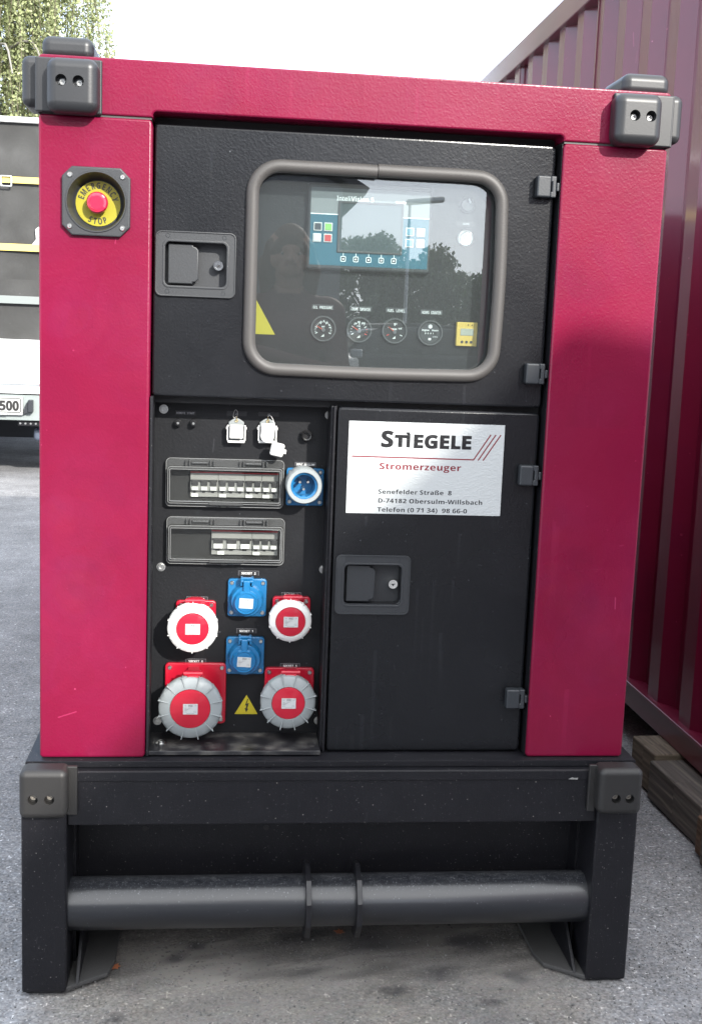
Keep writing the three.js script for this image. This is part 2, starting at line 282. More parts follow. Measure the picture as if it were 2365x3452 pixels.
// doors
const doorU = (() => {
  const s = rr(-0.3635, 1.1335, 0.3615, 1.611, 0.007);
  s.holes.push(rr(-0.186, 1.193, 0.259, 1.545, 0.05, THREE.Path)); s.holes.push(rr(-0.3435, 1.331, -0.2325, 1.4095, 0.01, THREE.Path));
  const d = obj('upper_door', [ext(s, -0.057, PZ, 0.004, 3)], M.black, gen, 'black upper door with framed window');
  // rubber window seal, its two ends meeting at the top
  const pts = [], R = 0.05, x0 = -0.190, x1 = 0.2645, y0 = 1.1885, y1 = 1.5495, arc = (cx, cy, a) => { for (let k = 0; k <= 8; k++) { const t = a + Math.PI / 2 * k / 8; pts.push(new THREE.Vector3(cx + R * Math.cos(t), cy + R * Math.sin(t), 0)); } };
  pts.push(new THREE.Vector3(0.0325, y1 - 0.0006, 0)); for (let k = 1; k < 6; k++) pts.push(new THREE.Vector3(0.0325 + (x0 + R - 0.0325) * k / 6, y1, 0));
  arc(x0 + R, y1 - R, Math.PI / 2); for (let k = 1; k < 8; k++) pts.push(new THREE.Vector3(x0, y1 - R + (y0 + 2 * R - y1) * k / 8, 0)); arc(x0 + R, y0 + R, Math.PI);
  for (let k = 1; k < 8; k++) pts.push(new THREE.Vector3(x0 + R + (x1 - x0 - 2 * R) * k / 8, y0 - 0.002 * Math.sin(k / 8 * Math.PI), 0)); arc(x1 - R, y0 + R, -Math.PI / 2);
  for (let k = 1; k < 8; k++) pts.push(new THREE.Vector3(x1 + 0.003 * Math.sin(k / 8 * Math.PI), y0 + R + (y1 - y0 - 2 * R) * k / 8, 0)); arc(x1 - R, y1 - R, 0);
  for (let k = 1; k < 6; k++) pts.push(new THREE.Vector3(x1 - R + (0.0355 - x1 + R) * k / 6, y1 + 0.001, 0)); pts.push(new THREE.Vector3(0.0338, y1 + 0.0012, 0));
  const tg = new THREE.TubeGeometry(new THREE.CatmullRomCurve3(pts, false, 'centripetal'), 260, 0.0118, 14, false); tg.scale(1, 1, 0.95); tg.translate(0, 0, -0.0245);
  obj('window_seal', [tg], M.seal, d);
  obj('window_pane', [ext(rr(-0.189, 1.190, 0.262, 1.548, 0.05), -0.0435, -0.0405, 0)], M.pane, d);
  return d;
})();
const doorL = obj('lower_door', [ext((() => { const s = rr(-0.0225, 0.4565, 0.3605, 1.1235, 0.008); s.holes.push(rr(0.0005, 0.7505, 0.1085, 0.8245, 0.01, THREE.Path)); return s; })(), -0.057, PZ, 0.005, 3)], M.black, gen, 'black lower door with silver maker sign');
for (const [door, y] of [[doorU, 1.5365], [doorU, 1.1975], [doorL, 1.0062], [doorL, 0.5685]]) {
  obj('hinge', [rb(0.026, 0.0385, 0.020, 0.0035, 0.3365, y, -0.0155), rb(0.0085, 0.0385, 0.018, 0.003, 0.3555, y, -0.0155).scale(1, 1, 1), span(0.349, 0.3596, y - 0.019, y - 0.0085, -0.026, -0.0066, 0.002), span(0.349, 0.3596, y + 0.0085, y + 0.019, -0.026, -0.0066, 0.002), rb(0.0055, 0.0155, 0.018, 0.002, 0.3625, y, -0.0155)], M.hinge, door);
}
// flush paddle handles
function handle(cx, cy, label) {
  const h = new THREE.Group(); h.name = 'door_handle'; h.userData.label = label; h.position.set(cx, cy, PZ); gen.add(h);
  const o = rr(-0.0715, -0.0575, 0.0715, 0.0575, 0.011), i = rr(-0.0555, -0.0393, 0.0555, 0.0393, 0.009, THREE.Path); o.holes.push(i);
  const lip = rr(-0.0715, -0.0575, 0.0715, 0.0575, 0.011); lip.holes.push(rr(-0.069, -0.055, 0.069, 0.055, 0.009, THREE.Path));
  const wall = rr(-0.0585, -0.0423, 0.0585, 0.0423, 0.012); wall.holes.push(rr(-0.0548, -0.0386, 0.0548, 0.0386, 0.009, THREE.Path));
  const rim = rr(-0.0590, -0.0428, 0.0590, 0.0428, 0.012); rim.holes.push(rr(-0.0548, -0.0386, 0.0548, 0.0386, 0.009, THREE.Path));
  obj('handle_dish', [ext(o, 0.0003, 0.004, 0.0012), ext(lip, 0.003, 0.0056, 0.0009), ext(rim, 0.002, 0.0052, 0.0012), ext(rr(-0.0555, -0.0393, 0.0555, 0.0393, 0.009), -0.0245, -0.022, 0), ext((() => { const s = rr(-0.0555, -0.0393, 0.0555, 0.0393, 0.009); s.holes.push(rr(-0.0545, -0.0383, 0.0545, 0.0383, 0.009, THREE.Path)); return s; })(), -0.022, 0.002, 0)], M.plastic, h);
  obj('paddle', [ext(poly([[-0.0495, -0.0345], [-0.0055, -0.0345], [-0.0055, -0.031], [-0.001, -0.0305], [0.0045, -0.026], [0.0045, 0.0255], [0.0005, 0.0305], [-0.0045, 0.032], [-0.006, 0.0355], [-0.0495, 0.036]]), -0.014, -0.004, 0.0018, 3)], M.plastic, h);
  obj('lock_cylinder', [latheZ([[0, 0.0165], [0.0052, 0.0165], [0.0055, 0.0158], [0.0062, 0.0158], [0.0064, 0.0172], [0.0086, 0.0172], [0.0092, 0.016], [0.0092, 0]], 0.0405, 0, -0.022, 32)], M.chrome, h);
  obj('keyway', [span(0.0372, 0.0438, -0.0009, 0.0009, -0.0058, -0.0052), ext(circle(0.0405, -0.0016, 0.0017, THREE.Shape), -0.0058, -0.0053)], M.dark, h);
  for (const [sx, sy] of [[-1, 1], [1, 1], [-1, -1], [1, -1]]) obj('rivet', [latheZ([[0.0040, 0], [0.0037, 0.0005], [0.0033, 0.0005], [0.003, 0]], sx * 0.050, sy * 0.049, 0.004, 18)], M.hinge, h);
}
handle(-0.2885, 1.3705, 'paddle handle on the upper door');
handle(0.0550, 0.7880, 'paddle handle on the lower door');
// maker's sign
{
  const t = canvas(1400, 826, (g, W, H) => {
    g.fillStyle = '#b4b8b8'; g.fillRect(0, 0, W, H);
    const px = (x) => (x + 0.003) / 0.293 * W, py = (y) => (1.100 - y) / 0.172 * H;
    const fit = (s, f, x0, x1, yb, size, col) => { g.fillStyle = col; g.font = f.replace('SZ', size); g.textBaseline = 'alphabetic'; const w = g.measureText(s).width; g.save(); g.translate(px(x0), py(yb)); g.scale((px(x1) - px(x0)) / w, 1); g.fillText(s, 0, 0); g.restore(); };
    // heavy logotype: a tall S, then a T whose bar rises over a slanted I
    g.lineJoin = 'miter';
    const word = (s, x0, x1, yb, size) => { fit(s, 'bold SZpx sans-serif', x0, x1, yb, size, '#1b1b1d'); g.save(); g.strokeStyle = '#1b1b1d'; g.lineWidth = 9; g.font = `bold ${size}px sans-serif`; const w = g.measureText(s).width; g.translate(px(x0), py(yb)); g.scale((px(x1) - px(x0)) / w, 1); g.strokeText(s, 0, 0); g.restore(); };
    word('S', 0.0565, 0.0815, 1.0535, 196); word('EGELE', 0.1165, 0.2290, 1.0535, 160);
    g.fillStyle = '#1b1b1d';
    const pg = (a) => { g.beginPath(); a.forEach(([x, y], i) => i ? g.lineTo(px(x), py(y)) : g.moveTo(px(x), py(y))); g.closePath(); g.fill(); };
    pg([[0.0835, 1.0765], [0.1075, 1.0765], [0.1065, 1.0705], [0.0975, 1.0705], [0.0975, 1.0535], [0.0895, 1.0535], [0.0895, 1.0705], [0.0825, 1.0705]]);
    pg([[0.1050, 1.0535], [0.1120, 1.0535], [0.1120, 1.0780], [0.1100, 1.0815], [0.1030, 1.0815], [0.1072, 1.0755], [0.1050, 1.0700]]);
    g.strokeStyle = '#701d28'; g.lineWidth = 11; g.beginPath(); g.moveTo(px(0.004), py(1.0345)); g.lineTo(px(0.2335), py(1.0335)); g.lineTo(px(0.2640), py(1.0815)); g.stroke();
    for (const k of [0.0095, 0.0190]) { g.beginPath(); g.moveTo(px(0.2325 + k), py(1.0325)); g.lineTo(px(0.2640 + k), py(1.0815)); g.stroke(); }
    fit('Stromerzeuger', 'bold SZpx sans-serif', 0.0555, 0.2110, 1.0115, 78, '#701d28');
    fit('Senefelder Straße  8', 'bold SZpx sans-serif', 0.0555, 0.1955, 0.9655, 54, '#1d1d20');
    fit('D-74182 Obersulm-Willsbach', 'bold SZpx sans-serif', 0.0555, 0.2555, 0.9485, 54, '#1d1d20');
    fit('Telefon (0 71 34)  98 66-0', 'bold SZpx sans-serif', 0.0555, 0.2265, 0.9318, 54, '#1d1d20');
  });
  const dz = PZ + 0.0012, a = at(-0.003, 1.100, -0.008, dz), b = at(0.290, 0.928, -0.008, dz);
  print('maker_sign', b[0] - a[0], a[1] - b[1], (a[0] + b[0]) / 2, (a[1] + b[1]) / 2, dz, t, doorL, phy(0xffffff, 0.34, { map: t, bumpMap: scaled(peelT, 0.55 * 3), bumpScale: 0.0004, metalness: 0.25 }), 0.001);
}

// emergency stop in its recessed cup
{
  const e = new THREE.Group(); e.name = 'emergency_stop'; e.position.set(-0.461, 1.4685, 0); gen.add(e);
  const c = 0.017, q = 0.0585, s = poly([[-q + c, -q], [q - c, -q], [q, -q + c], [q, q - c], [q - c, q], [-q + c, q], [-q, q - c], [-q, -q + c]]); s.holes.push(circle(0, 0, 0.0498));
  obj('surround', [ext(s, 0.0004, 0.009, 0.0025, 3, 40), latheZ([[0.0528, 0.009], [0.0520, 0.0108], [0.0500, 0.0108], [0.0485, 0.006], [0.0468, -0.012], [0.0430, -0.024], [0.0405, -0.0265], [0, -0.0265], [0, -0.030]], 0, 0, 0, 64)], M.plastic, e);
  const t = canvas(512, 512, (g) => {
    g.fillStyle = '#8f8710'; g.fillRect(0, 0, 512, 512); g.fillStyle = '#29281c'; g.font = 'bold 98px sans-serif'; g.textAlign = 'center'; g.textBaseline = 'middle';
    const arc = (str, a0, a1, r, flip) => { for (let i = 0; i < str.length; i++) { const a = (a0 + (a1 - a0) * i / (str.length - 1)) * Math.PI / 180; g.save(); g.translate(256 + r * Math.sin(a), 256 - r * Math.cos(a)); g.rotate(flip ? a + Math.PI : a); g.scale(0.74, 1); g.lineWidth = 3; g.strokeStyle = '#29281c'; g.fillText(str[i], 0, 0); g.strokeText(str[i], 0, 0); g.restore(); } };
    arc('EMERGENCY', -72, 74, 202, false); arc('STOP', 206, 157, 202, true);
  });
  const d = new THREE.CircleGeometry(0.0388, 64).translate(0, 0, -0.024); const m = shadow(new THREE.Mesh(d, std(0xffffff, 0.45, { map: t }))); m.name = 'legend_disc'; e.add(m);
  obj('legend_disc_edge', [cylZ(0.039, 0.039, -0.0264, -0.0243, 0, 0, 48)], std(C3(0.5, 0.45, 0.02), 0.5), e);
  obj('push_button', [latheZ([[0, -0.0008], [0.010, -0.001], [0.0165, -0.003], [0.0186, -0.0065], [0.0188, -0.012], [0.0172, -0.017], [0.0125, -0.020], [0.0115, -0.025]], 0, 0, 0, 48)], M.button, e);
  const arcT = []; for (let k = 0; k <= 8; k++) { const a = 2.2 + k * 0.32; arcT.push([0.0128 * Math.cos(a), 0.0128 * Math.sin(a), -0.0016]); } obj('twist_arrow', [tube(arcT, 0.0006, 20, 5)], std(C3(0.45, 0.01, 0.04), 0.4), e);
  for (const [x, y] of [[-0.045, 0.0435], [0.045, 0.0435], [-0.045, -0.0435], [0.045, -0.0435]]) obj('screw', screw(x, y, 0.0088, 0.0052, 0.003), M.steel, e);
}

// instrument panel behind the window
const IZ = -0.078, li = (x, y) => at(x, y, -0.04, IZ), LS = (cam.z - IZ) / (cam.z + 0.04);
obj('instrument_panel', [span(-0.27, 0.35, 1.15, 1.60, IZ - 0.012, IZ), span(-0.27, 0.35, 1.596, 1.60, IZ, -0.058)], M.panel, gen, 'textured black panel behind the window');
const labelMat = new Map();
function label(parent, txt, x0, y0, x1, y1, z0, z, dim = false, name = 'label_plate', size = 0.62) {
  const a = at(x0, y0, z0, z), b = at(x1, y1, z0, z), w = b[0] - a[0], h = Math.abs(a[1] - b[1]);
  const t = canvas(256, Math.round(256 * h / w), (g, W, H) => {
    g.fillStyle = '#1e1e21'; g.fillRect(0, 0, W, H); if (!dim) { g.strokeStyle = 'rgba(200,200,205,0.55)'; g.lineWidth = 3; g.beginPath(); g.moveTo(2, H); g.lineTo(2, 2); g.lineTo(W - 2, 2); g.lineTo(W - 2, H - 2); g.stroke(); }
    g.fillStyle = dim ? 'rgb(165,165,168)' : 'rgb(232,232,230)'; g.textAlign = 'center'; g.textBaseline = 'middle'; g.font = `bold ${Math.round(H * size)}px monospace`;
    const tw = g.measureText(txt).width, mx = W * 0.9; g.save(); g.translate(W / 2, H / 2 + 2); g.scale(Math.min(1, mx / tw), 1); g.fillText(txt, 0, 0); g.restore();
  });
  return print(name, w, h, (a[0] + b[0]) / 2, (a[1] + b[1]) / 2, z + 0.0012, t, parent);
}
{ // controller with its screen and keys
  const k = new THREE.Group(); k.name = 'controller'; k.userData.label = 'engine controller with screen behind the window'; gen.add(k);
  const a = li(-0.091, 1.525), b = li(0.137, 1.371), w = b[0] - a[0], h = a[1] - b[1], cx = (a[0] + b[0]) / 2, cy = (a[1] + b[1]) / 2, fz = IZ + 0.014;
  obj('controller_case', [rb(w, h, 0.018, 0.006, cx, cy, IZ + 0.006)], std(C3(0.03, 0.031, 0.034), 0.5), k);
  const f0 = li(-0.085, 1.517), f1 = li(0.131, 1.380), fw = f1[0] - f0[0], fh = f0[1] - f1[1], U = (x) => (x - f0[0]) / fw, V = (y) => (f0[1] - y) / fh;
  const s0 = li(-0.0355, 1.4945), s1 = li(0.0835, 1.4035);
  const t = canvas(1200, Math.round(1200 * fh / fw), (g, W, H) => {
    g.fillStyle = '#175a6c'; g.fillRect(0, 0, W, H); g.fillStyle = '#7f8384'; g.fillRect(0, 0, W, H * 0.40); g.fillStyle = '#606567'; g.fillRect(0, 0, W, H * 0.14); g.fillStyle = '#f2f4f4'; g.fillRect(0, H * 0.335, W, H * 0.012); g.fillStyle = '#175a6c'; g.fillRect(0, H * 0.347, W, H * 0.06);
    g.fillStyle = '#f7f9f9'; g.textBaseline = 'alphabetic'; g.font = '62px sans-serif'; g.fillText('Inteli', 255, 122); const q = g.measureText('Inteli').width; g.font = 'bold 62px sans-serif'; g.fillText('Vision 5', 257 + q, 122); g.font = 'bold 32px sans-serif'; g.fillText('ComAp', 850, 122);
    const sx0 = U(s0[0]) * W, sx1 = U(s1[0]) * W, sy1 = V(s1[1]) * H; g.strokeStyle = '#eef3f3';
    for (let i = 0; i < 5; i++) { const x = sx0 + (sx1 - sx0) * (0.1 + 0.195 * i), y = sy1 + 62; g.lineWidth = 7; g.beginPath(); g.moveTo(x, sy1); g.lineTo(x, y - 26); g.stroke(); g.fillStyle = '#233038'; rrect(g, x - 24, y - 24, 48, 48, 9); g.fill(); g.stroke(); g.fillStyle = '#fff'; g.beginPath(); g.arc(x, y, 9, 0, 7); g.fill(); }
  });
  print('faceplate', fw, fh, (f0[0] + f1[0]) / 2, (f0[1] + f1[1]) / 2, fz + 0.0018, t, k, std(0xffffff, 0.4, { map: t }), 0.003);
  const sw = s1[0] - s0[0], sh = s0[1] - s1[1], sx = (s0[0] + s1[0]) / 2, sy = (s0[1] + s1[1]) / 2, fr = rr(-sw / 2, -sh / 2, sw / 2, sh / 2, 0.001); fr.holes.push(rr(-sw / 2 + 0.004, -sh / 2 + 0.004, sw / 2 - 0.004, sh / 2 - 0.004, 0.001, THREE.Path));
  obj('screen_bezel', [ext(fr, fz + 0.002, fz + 0.0042, 0.0008).translate(sx, sy, 0)], std(C3(0.05, 0.055, 0.058), 0.5), k);
  obj('screen', [span(sx - sw / 2 + 0.0035, sx + sw / 2 - 0.0035, sy - sh / 2 + 0.0035, sy + sh / 2 - 0.0035, fz + 0.0015, fz + 0.0028)], phy(C3(0.07, 0.09, 0.095), 0.05, { ior: 1.6 }), k);
  const keys = [[-0.0715, 1.4475, 'dark'], [-0.0525, 1.4475, 'green'], [-0.0725, 1.4278, 'white'], [-0.0528, 1.4278, 'red'], [0.0965, 1.4455, 'pale'], [0.1165, 1.4455, 'white'], [0.0965, 1.4255, 'pale'], [0.1165, 1.4255, 'white']];
  const km = { dark: std(C3(0.03, 0.04, 0.05), 0.4), green: std(C3(0.22, 0.5, 0.12), 0.4), white: M.white, red: std(C3(0.5, 0.04, 0.04), 0.4), pale: std(C3(0.12, 0.28, 0.36), 0.4) };
  for (const [x, y, m] of keys) { const p = li(x, y); obj('key', [[rb(0.0155, 0.0155, 0.003, 0.0012, p[0], p[1], fz + 0.0025)], [rb(0.0122, 0.0122, 0.003, 0.001, p[0], p[1], fz + 0.0031)]], [M.white, km[m]], k, m + ' controller key'); }
}
function gaugeFace(kind) {
  return canvas(256, 256, (g) => {
    g.fillStyle = '#0e0e10'; g.fillRect(0, 0, 256, 256); g.strokeStyle = g.fillStyle = '#e6e8e6'; g.textAlign = 'center'; g.textBaseline = 'middle';
    const tick = (a, r0, r1, w, c = '#e6e8e6') => { a = a * Math.PI / 180; g.strokeStyle = c; g.lineWidth = w; g.beginPath(); g.moveTo(128 + r0 * Math.cos(a), 140 - r0 * Math.sin(a)); g.lineTo(128 + r1 * Math.cos(a), 140 - r1 * Math.sin(a)); g.stroke(); };
    if (kind === 'hours') {
      g.fillStyle = '#2f3032'; g.beginPath(); g.arc(128, 128, 112, 0, 7); g.fill(); g.fillStyle = '#f0f0ee'; g.font = 'bold 26px sans-serif'; g.fillText('Engine', 74, 98); g.fillText('Hours', 184, 98);
      g.fillRect(116, 44, 26, 24); g.lineWidth = 5; g.strokeStyle = '#f0f0ee'; g.beginPath(); g.arc(128, 56, 20, 0, 7); g.stroke(); g.fillStyle = '#050505'; g.fillRect(52, 118, 152, 30); g.fillStyle = '#fff'; g.font = 'bold 26px monospace'; '0091'.split('').forEach((s, i) => g.fillText(s, 74 + i * 30, 134)); g.font = '20px sans-serif'; g.fillText('1/10 h', 186, 170); g.fillRect(112, 186, 28, 24); return;
    }
    const N = kind === 'oil' ? 20 : kind === 'temp' ? 12 : 4;
    for (let i = 0; i <= N; i++) { const a = 205 - 230 * i / N, big = i % (kind === 'oil' ? 4 : kind === 'temp' ? 3 : 2) === 0; tick(a, big ? 70 : 80, 98, big ? 8 : 4, (kind === 'temp' && i > N - 3) || (kind === 'fuel' && i === 0) ? '#d5413a' : '#e6e8e6'); }
    g.font = 'bold 26px sans-serif'; g.fillStyle = '#e6e8e6';
    if (kind === 'oil') { [['2', 100, 50], ['4', 134, 40], ['6', 170, 55], ['8', 196, 82], ['psi', 128, 102]].forEach(([s, x, y]) => g.fillText(s, x, y)); }
    if (kind === 'temp') { [['60', 84, 58], ['80', 122, 40], ['100', 172, 52], ['170', 120, 88], ['°F', 132, 116]].forEach(([s, x, y]) => g.fillText(s, x, y)); }
    if (kind === 'fuel') { [['1/2', 134, 48], ['4/4', 190, 100], ['TANK', 122, 108]].forEach(([s, x, y]) => g.fillText(s, x, y)); }
    g.fillStyle = '#d8d8d6'; g.beginPath(); g.moveTo(104, 216); g.lineTo(140, 216); g.lineTo(140, 186); g.fill();
  });
}
[['oil', -0.0545, 1.2655, 150], ['temp', 0.0120, 1.2660, 148], ['fuel', 0.0780, 1.2665, 140], ['hours', 0.1448, 1.2655, null]].forEach(([kind, x0, y0, ang]) => {
  const [x, y] = li(x0, y0), g = new THREE.Group(); g.name = 'gauge'; g.userData.label = { oil: 'oil pressure gauge', temp: 'coolant temperature gauge', fuel: 'fuel level gauge', hours: 'hours counter' }[kind]; g.position.set(x, y, IZ); gen.add(g);
  obj('bezel', [latheZ([[0.0205, 0.003], [0.0212, 0.0062], [0.0235, 0.0062], [0.0246, 0.004], [0.0246, 0]], 0, 0, 0, 40)], std(C3(0.09, 0.09, 0.092), 0.25), g);
  const d = shadow(new THREE.Mesh(new THREE.CircleGeometry(0.0212, 40).translate(0, 0, 0.003), std(0xffffff, 0.5, { map: gaugeFace(kind) }))); d.name = 'dial'; g.add(d);
  if (ang) { const a = ang * Math.PI / 180; obj('needle', [ext(poly([[0, -0.0009], [0.0155, -0.0003], [0.0155, 0.0003], [0, 0.0009]]), 0.0042, 0.005).rotateZ(a).translate(0, -0.002, 0)], std(C3(0.6, 0.08, 0.03), 0.5), g); obj('hub', [latheZ([[0, 0.0065], [0.003, 0.0062], [0.0036, 0.003]], 0, -0.002, 0, 20)], std(C3(0.12, 0.12, 0.125), 0.4), g); }
});
label(gen, 'OIL PRESSURE', -0.076, 1.309, -0.037, 1.300, -0.04, IZ, false, 'gauge_label', 0.75); label(gen, 'COOLANT TEMPERATURE', -0.006, 1.3085, 0.034, 1.2995, -0.04, IZ, false, 'gauge_label', 0.8);
label(gen, 'FUEL LEVEL', 0.061, 1.3085, 0.098, 1.2995, -0.04, IZ, false, 'gauge_label', 0.75); label(gen, 'HOURS COUNTER', 0.126, 1.3075, 0.166, 1.2985, -0.04, IZ, false, 'gauge_label', 0.8);
label(gen, 'HORN', 0.184, 1.4705, 0.221, 1.4625, -0.04, IZ, true, 'gauge_label');
{
  const [x, y] = li(0.202, 1.4995), k = new THREE.Group(); k.name = 'rotary_switch'; k.position.set(x, y, IZ); gen.add(k);
  obj('switch_knob', [latheZ([[0, 0.012], [0.011, 0.012], [0.0125, 0.010], [0.0135, 0.003], [0.0155, 0.002], [0.0155, 0]], 0, 0, 0, 36)], M.hinge, k); obj('pointer', [bx(0.0032, 0.0085, 0.001).rotateZ(0.45).translate(0.003, 0.007, 0.0124)], M.white, k);
  const [x2, y2] = li(0.203, 1.4400), h = new THREE.Group(); h.name = 'warning_buzzer'; h.position.set(x2, y2, IZ); gen.add(h);
  obj('buzzer_case', [latheZ([[0, 0.006], [0.0035, 0.0065], [0.0045, 0.005], [0.0065, 0.0055], [0.0075, 0.004], [0.0095, 0.0045], [0.0105, 0.003], [0.0125, 0.004], [0.0145, 0.003], [0.0155, 0]], 0, 0, 0, 36)], M.steel, h);
  const [a, b] = li(0.2128, 1.2655), q = new THREE.Group(); q.name = 'relay_module'; q.position.set(a, b, IZ); gen.add(q); q.userData.label = 'small yellow relay module';
  obj('module_case', [rb(0.040, 0.045, 0.010, 0.0015, 0, 0, 0.005)], std(C3(0.58, 0.4, 0.08), 0.45), q); obj('module_window', [rb(0.025, 0.013, 0.001, 0.0004, 0, 0.004, 0.0103)], std(C3(0.35, 0.36, 0.3), 0.2), q);
  for (const i of [-1, 0, 1]) obj('dial', [cylZ(0.0026, 0.0026, 0.0098, 0.0112, i * 0.0088, -0.0145, 16)], M.plastic, q); for (const i of [0, 1]) obj('lamp', [cylZ(0.0012, 0.0012, 0.0098, 0.011, 0.002 + i * 0.007, 0.0175, 10)], M.dark, q);
}
function warning(name, x, y, z, s, parent, lbl) { // yellow triangle with a flash
  const h = s * 0.866, p = obj(name, [ext(poly([[-s / 2, 0], [s / 2, 0], [0, h]]), 0.0002, 0.0010, 0)], std(C3(0.46, 0.38, 0.015), 0.42), parent, lbl); p.position.set(x, y, z);
  const t = (a) => a.map(([u, v]) => [u * s, v * h]);
  obj('flash', [ext(poly(t([[0.045, 0.80], [-0.065, 0.44], [0.01, 0.47], [-0.03, 0.30], [-0.075, 0.32], [0.0, 0.09], [0.085, 0.28], [0.035, 0.29], [0.115, 0.585], [0.01, 0.545], [0.085, 0.80]])), 0.0010, 0.0016, 0)], std(C3(0.03, 0.027, 0.012), 0.5), p); return p;
}
warning('warning_sticker', ...at(-0.201, 1.2515, -0.01, IZ), IZ, 0.118, gen, 'warning triangle cut off by the window seal');

// socket panel in its recess
const panel = obj('socket_panel', [span(-0.366, -0.020, 0.462, 1.150, SP - 0.006, SP)], M.panel, gen, 'recessed black panel carrying the sockets');
obj('recess_wall', [span(-0.3652, -0.3625, 0.456, 1.133, SP, -0.058), span(-0.3652, -0.3600, 0.456, 1.133, -0.058, -0.003, 0.001)], M.frame, gen);
obj('centre_post', [span(-0.0345, -0.0265, 0.4565, 1.125, SP, -0.034, 0.002), span(-0.0300, -0.0262, 0.4565, 1.125, -0.034, -0.024, 0.001), span(-0.0252, -0.0232, 0.4565, 1.125, SP, -0.040)], M.frame, gen);
const trayMap = wrap(canvas(512, 512, (g) => { const r = rng(77); g.fillStyle = '#1d1d20'; g.fillRect(0, 0, 512, 512); for (let i = 0; i < 260; i++) { const x = r() * 512, y = r() * 512, q = 6 + r() * 34; const gr = g.createRadialGradient(x, y, 0, x, y, q); gr.addColorStop(0, `rgba(150,146,136,${0.10 + 0.25 * r()})`); gr.addColorStop(1, 'rgba(150,146,136,0)'); g.fillStyle = gr; g.fillRect(x - q, y - q, 2 * q, 2 * q); } for (let i = 0; i < 2600; i++) { g.fillStyle = `rgba(200,195,185,${0.2 * r()})`; g.fillRect(r() * 512, r() * 512, 1 + 2 * r(), 1 + r()); } }), 0.34);
obj('recess_tray', [span(-0.3625, -0.035, 0.4565, 0.4650, SP, -0.006, 0.001)], std(0xffffff, 0.4, { map: trayMap, roughnessMap: smudge }), gen, 'dusty floor of the socket recess');
for (const [x, y] of [[-0.346, 1.104], [-0.031, 1.102], [-0.347, 0.799], [-0.032, 0.799], [-0.350, 0.489], [-0.032, 0.490]]) obj('panel_bolt', [latheZ([[0, 0.0028], [0.0028, 0.0026], [0.0032, 0.0048], [0.0056, 0.0048], [0.0062, 0.0038], [0.0062, 0.001], [0.0085, 0.0009], [0.0085, 0]], x, y, SP, 20)], M.steel, panel);
obj('panel_bolt', [latheZ([[0, 0.005], [0.005, 0.005], [0.006, 0.004], [0.006, 0.001], [0.010, 0.0008], [0.010, 0]], 0, 0, 0, 20).rotateX(-Math.PI / 2).translate(-0.3395, 0.4650, -0.05)], M.steel, panel);
label(panel, 'REMOTE START', -0.324, 1.102, -0.286, 1.094, SP, SP, true); label(panel, 'J1', -0.227, 1.104, -0.189, 1.095, SP, SP, true); label(panel, 'J0', -0.167, 1.104, -0.128, 1.096, SP, SP, true);
label(panel, 'INPUT AUXILIAR', -0.094, 1.0095, -0.054, 1.0015, SP, SP);
label(panel, 'SOCKET 2', -0.198, 0.794, -0.158, 0.7845, SP, SP); label(panel, 'SOCKET 1', -0.199, 0.678, -0.160, 0.6685, SP, SP); label(panel, 'SOCKET 4', -0.297, 0.741, -0.256, 0.7315, SP, SP); label(panel, 'SOCKET 3', -0.113, 0.752, -0.074, 0.7425, SP, SP); label(panel, 'SOCKET 6', -0.297, 0.616, -0.257, 0.6065, SP, SP); label(panel, 'SOCKET 5', -0.111, 0.608, -0.072, 0.5985, SP, SP);
warning('warning_sticker', -0.176, 0.5035, SP, 0.0455, panel, 'yellow high voltage triangle between the lowest sockets');
for (const x of [-0.318, -0.289]) { const t = new THREE.Group(); t.name = 'terminal_stud'; t.position.set(x, 1.080, SP); gen.add(t); obj('stud_nut', [cylZ(0.0075, 0.0072, 0, 0.012, 0, 0, 10), cylZ(0.0055, 0.005, 0.012, 0.016, 0, 0, 16)], M.darkGloss, t); obj('stud_tip', [cylZ(0.0022, 0.0022, 0.0155, 0.0168, -0.0004, -0.0006, 12)], M.steel, t); }
{ const g = new THREE.Group(); g.name = 'cable_gland'; g.position.set(-0.074, 1.062, SP); gen.add(g); obj('gland_nut', [cylZ(0.0125, 0.0125, 0, 0.008, 0, 0, 6), latheZ([[0.0065, 0.004], [0.0065, 0.015], [0.0085, 0.016], [0.0105, 0.013], [0.011, 0.008]], 0, 0, 0, 28)], M.darkGloss, g); obj('gland_bore', [cylZ(0.0065, 0.0065, 0.001, 0.005, 0, 0, 20)], M.dark, g); }
